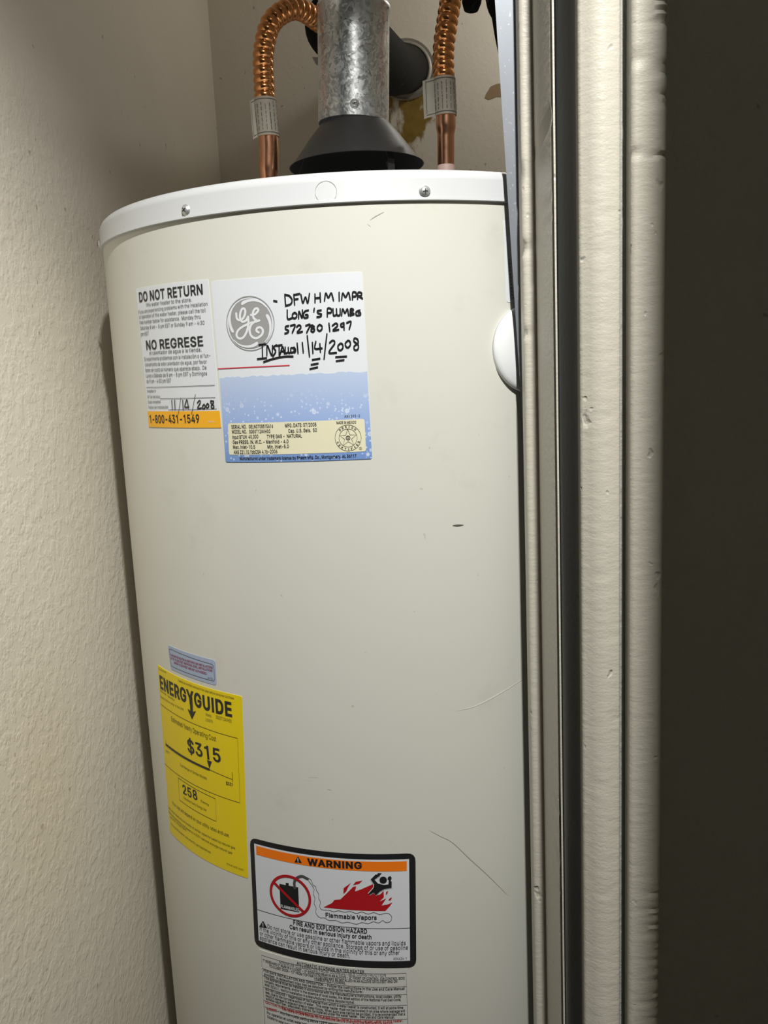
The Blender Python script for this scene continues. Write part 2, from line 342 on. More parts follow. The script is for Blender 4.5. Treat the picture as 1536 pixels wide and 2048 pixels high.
RATING_HAND = [[(-0.0696,1.5563),(-0.0669,1.5556)],[(-0.0598,1.5606),(-0.0597,1.5518)],[(-0.0598,1.5606),(-0.056,1.5593),(-0.054,1.5560),(-0.0554,1.5529),(-0.0597,1.5518)],[(-0.0523,1.5601),(-0.0521,1.5523)],[(-0.0523,1.5599),(-0.0473,1.5605)],[(-0.0521,1.5563),(-0.049,1.5566)],[(-0.0464,1.5596),(-0.0452,1.5533),(-0.0428,1.5576),(-0.0412,1.5530),(-0.0393,1.5601)],[(-0.0349,1.5594),(-0.0352,1.5532)],[(-0.0307,1.5601),(-0.0308,1.5534)],[(-0.0351,1.5563),(-0.0308,1.5565)],[(-0.0275,1.5541),(-0.0261,1.5598),(-0.0242,1.5562),(-0.0217,1.5596),(-0.0202,1.5539)],[(-0.0154,1.5597),(-0.0156,1.5535)],[(-0.0137,1.5539),(-0.0125,1.5591),(-0.0104,1.5559),(-0.0079,1.5594),(-0.0068,1.5540)],[(-0.005,1.5539),(-0.0045,1.5592),(-0.002,1.5591),(-0.0021,1.5564),(-0.0046,1.5561)],[(-0.0009,1.5542),(-0.0002,1.5590),(0.0025,1.5585),(0.002,1.5564),(-0,1.5563),(0.003,1.5543)],[(-0.0586,1.5482),(-0.0586,1.5414),(-0.0547,1.5419)],[(-0.0525,1.5460),(-0.0543,1.5448),(-0.0545,1.5425),(-0.0528,1.5414),(-0.051,1.5428),(-0.0509,1.5448),(-0.0525,1.5460)],[(-0.0495,1.5413),(-0.0488,1.5467),(-0.0466,1.5416),(-0.0459,1.5475)],[(-0.041,1.5472),(-0.0439,1.5465),(-0.0452,1.5443),(-0.0447,1.5415),(-0.0418,1.5418),(-0.0419,1.5436),(-0.0436,1.5437)],[(-0.0361,1.5483),(-0.0366,1.5461)],[(-0.0306,1.5467),(-0.0336,1.5462),(-0.0332,1.5445),(-0.0305,1.5435),(-0.0315,1.5418),(-0.0343,1.5415)],[(-0.0259,1.5415),(-0.0253,1.5477),(-0.0224,1.5471),(-0.0227,1.5445),(-0.0255,1.5443)],[(-0.021,1.5471),(-0.0208,1.5421),(-0.0189,1.5423)],[(-0.0182,1.5469),(-0.018,1.5424),(-0.0157,1.5423),(-0.0152,1.5468)],[(-0.0144,1.5418),(-0.0132,1.5467),(-0.0115,1.5435),(-0.0095,1.5465),(-0.0087,1.5416)],[(-0.0075,1.5415),(-0.0069,1.5464),(-0.0045,1.5457),(-0.0067,1.5441),(-0.0042,1.5424),(-0.0075,1.5415)],[(0.0005,1.5452),(-0.0025,1.5440),(-0.0024,1.5414),(0.0008,1.5416),(0.0006,1.5434),(-0.0009,1.5434)],[(-0.0582,1.5358),(-0.0608,1.5353),(-0.0609,1.5334),(-0.0585,1.5319),(-0.0595,1.5304),(-0.0618,1.5299)],[(-0.0566,1.5358),(-0.0527,1.5361),(-0.0555,1.5302)],[(-0.0515,1.5347),(-0.0493,1.5359),(-0.048,1.5340),(-0.0514,1.5301),(-0.047,1.5306)],[(-0.0439,1.5352),(-0.0403,1.5357),(-0.0435,1.5296)],[(-0.0369,1.5339),(-0.0389,1.5354),(-0.0395,1.5336),(-0.0368,1.5317),(-0.0383,1.5299),(-0.0399,1.5314),(-0.0369,1.5339)],[(-0.0325,1.5355),(-0.0343,1.5338),(-0.0343,1.5315),(-0.0326,1.5305),(-0.0309,1.5318),(-0.0307,1.5341),(-0.0325,1.5355)],[(-0.0249,1.5360),(-0.0245,1.5299)],[(-0.0222,1.5341),(-0.0193,1.5358),(-0.018,1.5339),(-0.0219,1.5303),(-0.0173,1.5307)],[(-0.013,1.5359),(-0.0155,1.5347),(-0.0148,1.5329),(-0.0128,1.5337),(-0.013,1.5359),(-0.0129,1.5305)],[(-0.0105,1.5358),(-0.0071,1.5365),(-0.0087,1.5308)],[(-0.085,1.5218),(-0.0788,1.5222)],[(-0.0821,1.5221),(-0.0827,1.5110)],[(-0.0874,1.5106),(-0.0791,1.5109)],[(-0.0787,1.5132),(-0.0777,1.5210),(-0.0744,1.5130),(-0.0731,1.5207)],[(-0.0698,1.5210),(-0.0723,1.5193),(-0.0707,1.5160),(-0.0735,1.5120)],[(-0.0694,1.5205),(-0.0649,1.5208)],[(-0.0674,1.5206),(-0.0679,1.5127)],[(-0.0672,1.5131),(-0.0645,1.5194),(-0.0632,1.5138)],[(-0.0662,1.5158),(-0.0638,1.5157)],[(-0.0623,1.5188),(-0.0624,1.5142),(-0.0604,1.5146)],[(-0.0597,1.5185),(-0.0596,1.5143),(-0.058,1.5145)],[(-0.0555,1.5180),(-0.0575,1.5179),(-0.0575,1.5144),(-0.0557,1.5147)],[(-0.0548,1.5185),(-0.0549,1.5143),(-0.0535,1.5161),(-0.0548,1.5185)],[(-0.0819,1.5079),(-0.0736,1.5100),(-0.0636,1.5114),(-0.0562,1.5112)],[(-0.052,1.5215),(-0.0517,1.5137)],[(-0.0476,1.5218),(-0.0473,1.5140)],[(-0.0432,1.5270),(-0.0428,1.5188),(-0.0423,1.5106)],[(-0.0393,1.5214),(-0.0393,1.5132)],[(-0.0364,1.5221),(-0.0374,1.5167),(-0.0316,1.5166)],[(-0.0332,1.5202),(-0.0331,1.5138)],[(-0.027,1.5276),(-0.0287,1.5181),(-0.0304,1.5082)],[(-0.0252,1.5207),(-0.0224,1.5224),(-0.0211,1.5200),(-0.0261,1.5130),(-0.0201,1.5125)],[(-0.0165,1.5198),(-0.0186,1.5177),(-0.0181,1.5149),(-0.0163,1.5144),(-0.0145,1.5166),(-0.0151,1.5193),(-0.0165,1.5198)],[(-0.0103,1.5218),(-0.0125,1.5196),(-0.012,1.5169),(-0.0104,1.5162),(-0.0085,1.5183),(-0.0088,1.5210),(-0.0103,1.5218)],[(-0.0025,1.5224),(-0.0047,1.5234),(-0.0055,1.5211),(-0.0022,1.5178),(-0.0027,1.5144),(-0.0052,1.5141),(-0.0055,1.5169),(-0.0021,1.5196),(-0.0025,1.5224)],[(-0.0401,1.5077),(-0.0339,1.5085)],[(-0.0413,1.5039),(-0.0356,1.5046)],[(-0.0425,1.5005),(-0.0362,1.5016)],[(-0.0208,1.5091),(-0.0121,1.5092)],[(-0.0205,1.5059),(-0.0144,1.5064)]]
LOGO_MONO = [[(-0.1043,1.5482),(-0.1039,1.5440),(-0.1013,1.5425),(-0.0979,1.5441),(-0.0958,1.5481),(-0.0961,1.5511),(-0.0982,1.5515),(-0.1003,1.5484),(-0.1009,1.5443),(-0.0993,1.5412),(-0.096,1.5417),(-0.0937,1.5441)],[(-0.0934,1.5448),(-0.0936,1.5388),(-0.0957,1.5329),(-0.0992,1.5285),(-0.1031,1.5278),(-0.1054,1.5302),(-0.104,1.5339),(-0.0996,1.5369),(-0.0925,1.5395)],[(-0.0925,1.5395),(-0.0877,1.5403),(-0.0835,1.5412)],[(-0.0906,1.5460),(-0.0867,1.5466),(-0.0839,1.5492),(-0.0846,1.5509),(-0.0869,1.5505),(-0.0887,1.5477),(-0.0885,1.5436),(-0.0861,1.5416)],[(-0.0866,1.5412),(-0.091,1.5382),(-0.0929,1.5337),(-0.0915,1.5290),(-0.0872,1.5272),(-0.0824,1.5295),(-0.0809,1.5331),(-0.0829,1.5356),(-0.0858,1.5352),(-0.0867,1.5331),(-0.0848,1.5317)]]
LOGO_CURLS = [[(-0.0962,1.5555),(-0.0941,1.5582),(-0.0883,1.5589),(-0.0823,1.5575),(-0.0765,1.5537)],[(-0.1103,1.5372),(-0.1127,1.5409),(-0.1124,1.5473),(-0.1098,1.5518)],[(-0.0761,1.5415),(-0.0742,1.5368),(-0.0746,1.5313),(-0.077,1.5260)],[(-0.0907,1.5225),(-0.0935,1.5202),(-0.0994,1.5197),(-0.1063,1.5224),(-0.1103,1.5268)]]
ENERGY_TEXT = [('ENERGYGUIDE',-0.2547,1.1931,-0.1406,1.1906,0.0132,2),('U.S. Government',-0.2549,1.2122,-0.2365,1.2130,0.0019,0),('Federal law prohibits removal of this label before consumer purchase.',-0.2136,1.2104,-0.1365,1.2077,0.0024,0),('Water Heater - Natural Gas',-0.2562,1.1893,-0.2244,1.1876,0.0023,0),('Capacity (first hour rating)  92 GALLONS',-0.2571,1.1827,-0.2085,1.1819,0.0023,0),('Model(s)',-0.1743,1.1852,-0.1668,1.1850,0.0027,0),('SG50T12AVH00',-0.1609,1.1851,-0.1419,1.1843,0.0033,0),('Z/5075',-0.175,1.1797,-0.1658,1.1797,0.0027,0),('Estimated Yearly Operating Cost',-0.2346,1.1642,-0.163,1.1618,0.0051,0),('$315',-0.2075,1.1405,-0.159,1.1417,0.0131,1),('$271',-0.2553,1.1245,-0.2461,1.1255,0.0022,0),('$331',-0.1547,1.1208,-0.1465,1.1210,0.0032,1),('Cost Range of Similar Models',-0.2248,1.1202,-0.1808,1.1189,0.0028,0),('258',-0.2238,1.0913,-0.198,1.0925,0.0096,1),('therms',-0.1932,1.0925,-0.1811,1.0917,0.0028,0),('Estimated Yearly Energy Use',-0.2235,1.0857,-0.1854,1.0852,0.0026,0),('Your cost will depend on your utility rates and use.',-0.2514,1.0692,-0.1559,1.0668,0.0039,0),('Cost range based only on models of similar capacity fueled by natural gas.',-0.2647,1.0597,-0.1491,1.0563,0.0026,0),('Estimated operating cost based on a 2007 national average natural gas',-0.2642,1.0546,-0.1542,1.0500,0.0026,0),('cost of $1.218 per therm.',-0.2619,1.0502,-0.2235,1.0503,0.0026,0),('For more information, visit www.ftc.gov/appliances.',-0.2603,1.0429,-0.1836,1.0413,0.0025,0),('(P/N AX 4292-4029)',-0.1625,1.0369,-0.1415,1.0362,0.002,0)]
ENERGY_RULES = [[(-0.2582,1.1750),(-0.1363,1.1704),(-0.1394,1.1061),(-0.263,1.1093)],[(-0.2525,1.1383),(-0.2534,1.1316)],[(-0.1762,1.1308),(-0.1462,1.1279)],[(-0.1459,1.1350),(-0.1465,1.1254)],[(-0.2309,1.1054),(-0.1707,1.1025),(-0.1722,1.0787),(-0.2327,1.0810),(-0.2309,1.1054)]]
ENERGY_BAR = [(-0.2533,1.1333),(-0.1762,1.1308)]
ENERGY_POINTER = [(-0.178,1.1401),(-0.1713,1.1399),(-0.1756,1.1320)]
ENERGY_ARROW = [(-0.1963,1.1994),(-0.1921,1.1997),(-0.193,1.1848),(-0.1882,1.1866),(-0.1956,1.1765),(-0.2014,1.1859),(-0.1971,1.1848)]
ALTITUDE_TEXT = [('THIS WATER HEATER IS CERTIFIED FOR INSTALLATIONS',-0.2241,1.2339,-0.1598,1.2335,0.0021,1),('UP TO 10,200 FEET ABOVE SEA LEVEL. INSTALLATIONS',-0.224,1.2305,-0.1606,1.2304,0.0022,1),('ABOVE 10,200 FEET ARE NOT AUTHORIZED.',-0.2185,1.2273,-0.168,1.2263,0.0022,1)]
ALTITUDE_CODE = [('AX4738',-0.1676,1.2227,-0.1611,1.2225,0.0019,0)]
ALTITUDE_RULE = [(-0.2259,1.2410),(-0.1583,1.2377),(-0.1585,1.2216),(-0.2253,1.2234),(-0.2259,1.2410)]
WARNING_TEXT = [('WARNING',-0.0724,1.0565,-0.0218,1.0556,0.0063,2),('Flammable Vapors',-0.058,1.0060,-0.0109,1.0049,0.0042,1),('FIRE AND EXPLOSION HAZARD',-0.0904,0.9937,-0.0203,0.9911,0.0045,1),('Can result in serious injury or death',-0.0944,0.9887,-0.0166,0.9855,0.0041,1),('Do not store or use gasoline or other flammable vapors and liquids',-0.1182,0.9837,0.0142,0.9781,0.0043,0),('in the vicinity of this or any other appliance. Storage of or use of gasoline',-0.1277,0.979,0.0161,0.9732,0.0043,0),('or other flammable vapors or liquids in the vicinity of this or any other',-0.1275,0.9741,0.0082,0.9687,0.0043,0),('appliance can result in serious injury or death.',-0.1279,0.9693,-0.0374,0.9659,0.0044,0),('AX4624-1',0.0023,0.9638,0.0144,0.9632,0.0026,0)]
WARNING_CAN_TEXT = [('FLAMMABLES',-0.102,1.0088,-0.0838,1.0080,0.003,1)]
WARNING_PANEL = [(-0.1266,1.0683),(0.0208,1.0628),(0.0176,0.9614),(-0.1297,0.9675)]
WARNING_ORANGE = [(-0.1243,1.0666),(0.0186,1.0610),(0.0182,1.0515),(-0.1248,1.0576)]
WARNING_RULE = [(-0.1283,1.0002),(0.0186,0.9947)]
WARNING_TRI = [[(-0.081,1.0640),(-0.0777,1.0576),(-0.0849,1.0574)],[(-0.1228,0.9903),(-0.1187,0.9836),(-0.1278,0.9826)]]
WARNING_RING = [(-0.092,1.0221),(-0.0716,1.0240),(-0.0905,1.0436)]
WARNING_BAR = [(-0.107,1.0329),(-0.0794,1.0087)]
WARNING_CAN = [[(-0.102,1.0327),(-0.083,1.0324),(-0.0835,1.0071),(-0.1025,1.0072)],[(-0.0953,1.0350),(-0.0922,1.0351),(-0.0924,1.0320),(-0.0955,1.0322)]]
WARNING_HOSE = [(-0.0864,1.0313),(-0.0863,1.0372),(-0.0836,1.0418),(-0.0783,1.0443),(-0.0732,1.0424)]
WARNING_VAPOR = [(-0.0732,1.0438),(-0.0696,1.0413),(-0.0683,1.0371),(-0.0659,1.0355),(-0.0652,1.0318),(-0.0634,1.0285),(-0.0635,1.0238),(-0.0622,1.0204),(-0.063,1.0156),(-0.061,1.0128),(-0.0543,1.0129),(-0.0499,1.0118),(-0.0455,1.0131),(-0.0401,1.0120),(-0.0346,1.0129),(-0.0293,1.0112),(-0.0239,1.0126),(-0.0186,1.0107),(-0.0132,1.0120),(-0.008,1.0100),(-0.0042,1.0108),(0,1.0106),(0.0027,1.0070),(0.0013,1.0027),(-0.0025,1.0018),(-0.0056,1.0038),(-0.0094,1.0016),(-0.0142,1.0029),(-0.0191,1.0009),(-0.0244,1.0020),(-0.0299,1.0004),(-0.0374,1.0020),(-0.0429,1.0010),(-0.0482,1.0030),(-0.0549,1.0027),(-0.0592,1.0047),(-0.0637,1.0046),(-0.0671,1.0086),(-0.0667,1.0140),(-0.0683,1.0185),(-0.0671,1.0234),(-0.0685,1.0279),(-0.0674,1.0327),(-0.0691,1.0361),(-0.0722,1.0404)]
WARNING_FLAME = [[(-0.0595,1.0153),(-0.0511,1.0204),(-0.0487,1.0237),(-0.0432,1.0245),(-0.0369,1.0310),(-0.0307,1.0376),(-0.028,1.0379),(-0.0293,1.0330),(-0.0244,1.0348),(-0.0128,1.0402),(-0.0108,1.0289),(-0.0066,1.0299),(-0.0035,1.0333),(-0.0035,1.0269),(-0.0079,1.0226),(-0.0014,1.0257),(-0.006,1.0188),(-0.0006,1.0196),(0.0039,1.0213),(0.0011,1.0174),(-0.0028,1.0132)],[(-0.0402,1.0300),(-0.0396,1.0359),(-0.0326,1.0414),(-0.0355,1.0369),(-0.0374,1.0327)],[(-0.0308,1.0391),(-0.0283,1.0425),(-0.022,1.0438),(-0.0252,1.0406)],[(-0.0018,1.0289),(-0.0012,1.0320),(0.0007,1.0334),(-0.0002,1.0303)],[(0.0003,1.0235),(0.0018,1.0257),(0.0038,1.0266),(0.0027,1.0237)]]
WARNING_MAN = [[(-0.0145,1.0452),(-0.0095,1.0503),(-0.0073,1.0479),(-0.0111,1.0448),(-0.0082,1.0410),(-0.0029,1.0394),(0.0012,1.0397),(0.0016,1.0435),(0.0042,1.0425),(0.0039,1.0362),(-0.0026,1.0354),(-0.0069,1.0329),(-0.0105,1.0292),(-0.0125,1.0321),(-0.0164,1.0297),(-0.0172,1.0311),(-0.0123,1.0367),(-0.0117,1.0402)],[(-0.0092,1.0488),(-0.0077,1.0512),(-0.0042,1.0510),(-0.0062,1.0493),(-0.0065,1.0477)],[(0.0006,1.0451),(0.0013,1.0470),(0.0033,1.0479),(0.0044,1.0460),(0.0032,1.0428),(0.0018,1.0436)]]
WARNING_HEAD = [(-0.0033,1.0443),(-0.0003,1.0439)]
INFO_TEXT = [('AUTOMATIC STORAGE WATER HEATER',-0.0899,0.9522,-0.025,0.9504,0.0029,1),('MINIMUM CLEARANCES FROM COMBUSTIBLE CONSTRUCTION',-0.1083,0.949,-0.0052,0.9467,0.0029,0),('1" SIDES AND 0" REAR IN A CLOSET - 0" SIDES AND REAR IN AN ALCOVE - 3" FRONT OF CONTROL (OR CONTROL BOX)',-0.1268,0.9461,0.012,0.9427,0.0027,1),('TO CLOSET DOOR - 12" FROM TOP PAN TO CEILING MAY BE INSTALLED IN AN ALCOVE OR CLOSET AND ON',-0.12,0.9422,0.005,0.9399,0.0027,1),('COMBUSTIBLE FLOORING.',-0.0732,0.9385,-0.043,0.9378,0.0027,1),('FOR SAFE INSTALLATION AND OPERATION - Follow the instructions in the Use and Care Manual',-0.1267,0.9353,0.0114,0.9321,0.0027,1),('provided.  A replacement copy may be obtained by writing the manufacturer.',-0.1266,0.9315,-0.0269,0.9299,0.0027,1),("This appliance must be installed in accordance with the manufacturer's instructions, local codes, utility",-0.1267,0.9278,0.0082,0.9245,0.0027,1),('company requirements, and/or in the absence of local codes, the latest edition of the National Fuel Gas Code,',-0.1268,0.9242,0.0077,0.9209,0.0027,1),('ANSI Z223.1.  Not for installation in a Manufactured Home (Mobile Home).',-0.1269,0.9202,-0.0352,0.9182,0.0027,1),('WATER LEAKAGE - Regardless of the material from which a water heater is constructed, it will at some time',-0.1266,0.9156,0.0093,0.9126,0.0027,1),('leak, due to the corrosive action of water.  This water heater must not be located in an area where leakage will',-0.1266,0.9121,0.0108,0.909,0.0027,1),('result in damage to adjacent area or lower floors.  When such area cannot be avoided, it is recommended that a',-0.1267,0.9086,0.0107,0.9057,0.0028,1),('suitable catch pan, adequately drained, be installed under the water heater.  See Use and Care Manual.',-0.1267,0.9053,0.0011,0.9031,0.0027,1),('- Any thermostat setting above 125°F may cause severe burns',-0.1136,0.8949,-0.0298,0.8927,0.0028,1),('For operation at outlet water temperatures',-0.1266,0.8899,-0.0707,0.8883,0.0028,1),('Suitable for water (potable) heating',-0.1266,0.8857,-0.09,0.8831,0.0028,1)]
INFO_RED = [('CAUTION: Hotter water increases the risk of scald injury.  Refer to Scald Danger Label on this heater.',-0.1275,0.901,0.0087,0.8989,0.0027,1),('See Use and Care Manual for instructions before changing the temperature setting.',-0.1088,0.8997,-0.0006,0.8967,0.0028,1),('WARNING',-0.1267,0.8939,-0.1149,0.8954,0.0029,1)]
INFO_RULES = [[(-0.1301,0.8772),(-0.1279,0.9524),(0.0135,0.9491),(0.013,0.8959)],[(-0.1281,0.9382),(0.0131,0.9354)],[(-0.1281,0.9305),(0.013,0.9274)],[(-0.1286,0.9183),(0.0127,0.9162)],[(-0.1289,0.9037),(0.0123,0.9015)],[(-0.1288,0.8968),(0.0123,0.8948)]]
RETURN_LABEL = [(-0.2278,1.5784),(-0.1298,1.5776),(-0.1279,1.4542),(-0.2258,1.4543)]
RETURN_BAND = [(-0.2257,1.4688),(-0.1281,1.4687),(-0.1279,1.4542),(-0.2258,1.4543)]
RATING_LABEL = [(-0.127,1.5756),(0.0038,1.5748),(0.0047,1.4248),(-0.1259,1.4246)]
RATING_BLUE = [(-0.1257,1.4963),(0.0041,1.4957),(0.0047,1.4248),(-0.1259,1.4246)]
RATING_CREAM = [(-0.1205,1.4578),(-0.0001,1.4580),(0,1.4312),(-0.1217,1.4310)]
ALTITUDE_LABEL = [(-0.2278,1.2440),(-0.1559,1.2421),(-0.1571,1.2178),(-0.2258,1.2202)]
ENERGY_LABEL = [(-0.257,1.2167),(-0.1278,1.2120),(-0.1368,1.0298),(-0.2662,1.0322)]
WARNING_LABEL = [(-0.1312,1.0734),(0.0268,1.0679),(0.0231,0.9539),(-0.1351,0.9607)]
INFO_LABEL = [(-0.1305,0.9578),(0.0159,0.9541),(0.0146,0.8958),(-0.1304,0.8771)]
MARKS = [[(0.07,1.1978),(0.0868,1.1992),(0.1069,1.2048),(0.1398,1.2154)],[(0.0399,1.0886),(0.0498,1.0813),(0.0612,1.0730),(0.0775,1.0534),(0.0945,1.0333),(0.1151,1.0069)],[(0.0709,1.3638),(0.0754,1.3634),(0.0809,1.3633)],[(-0.0657,1.1420),(-0.0573,1.1421)],[(-0.0697,1.1388),(-0.0626,1.1389)],[(-0.0492,1.1316),(-0.0456,1.1308)],[(0.0119,1.6142),(0.0168,1.6171),(0.0233,1.6199)],[(0.0098,1.6112),(0.0121,1.6093)]]
SPACE = 94
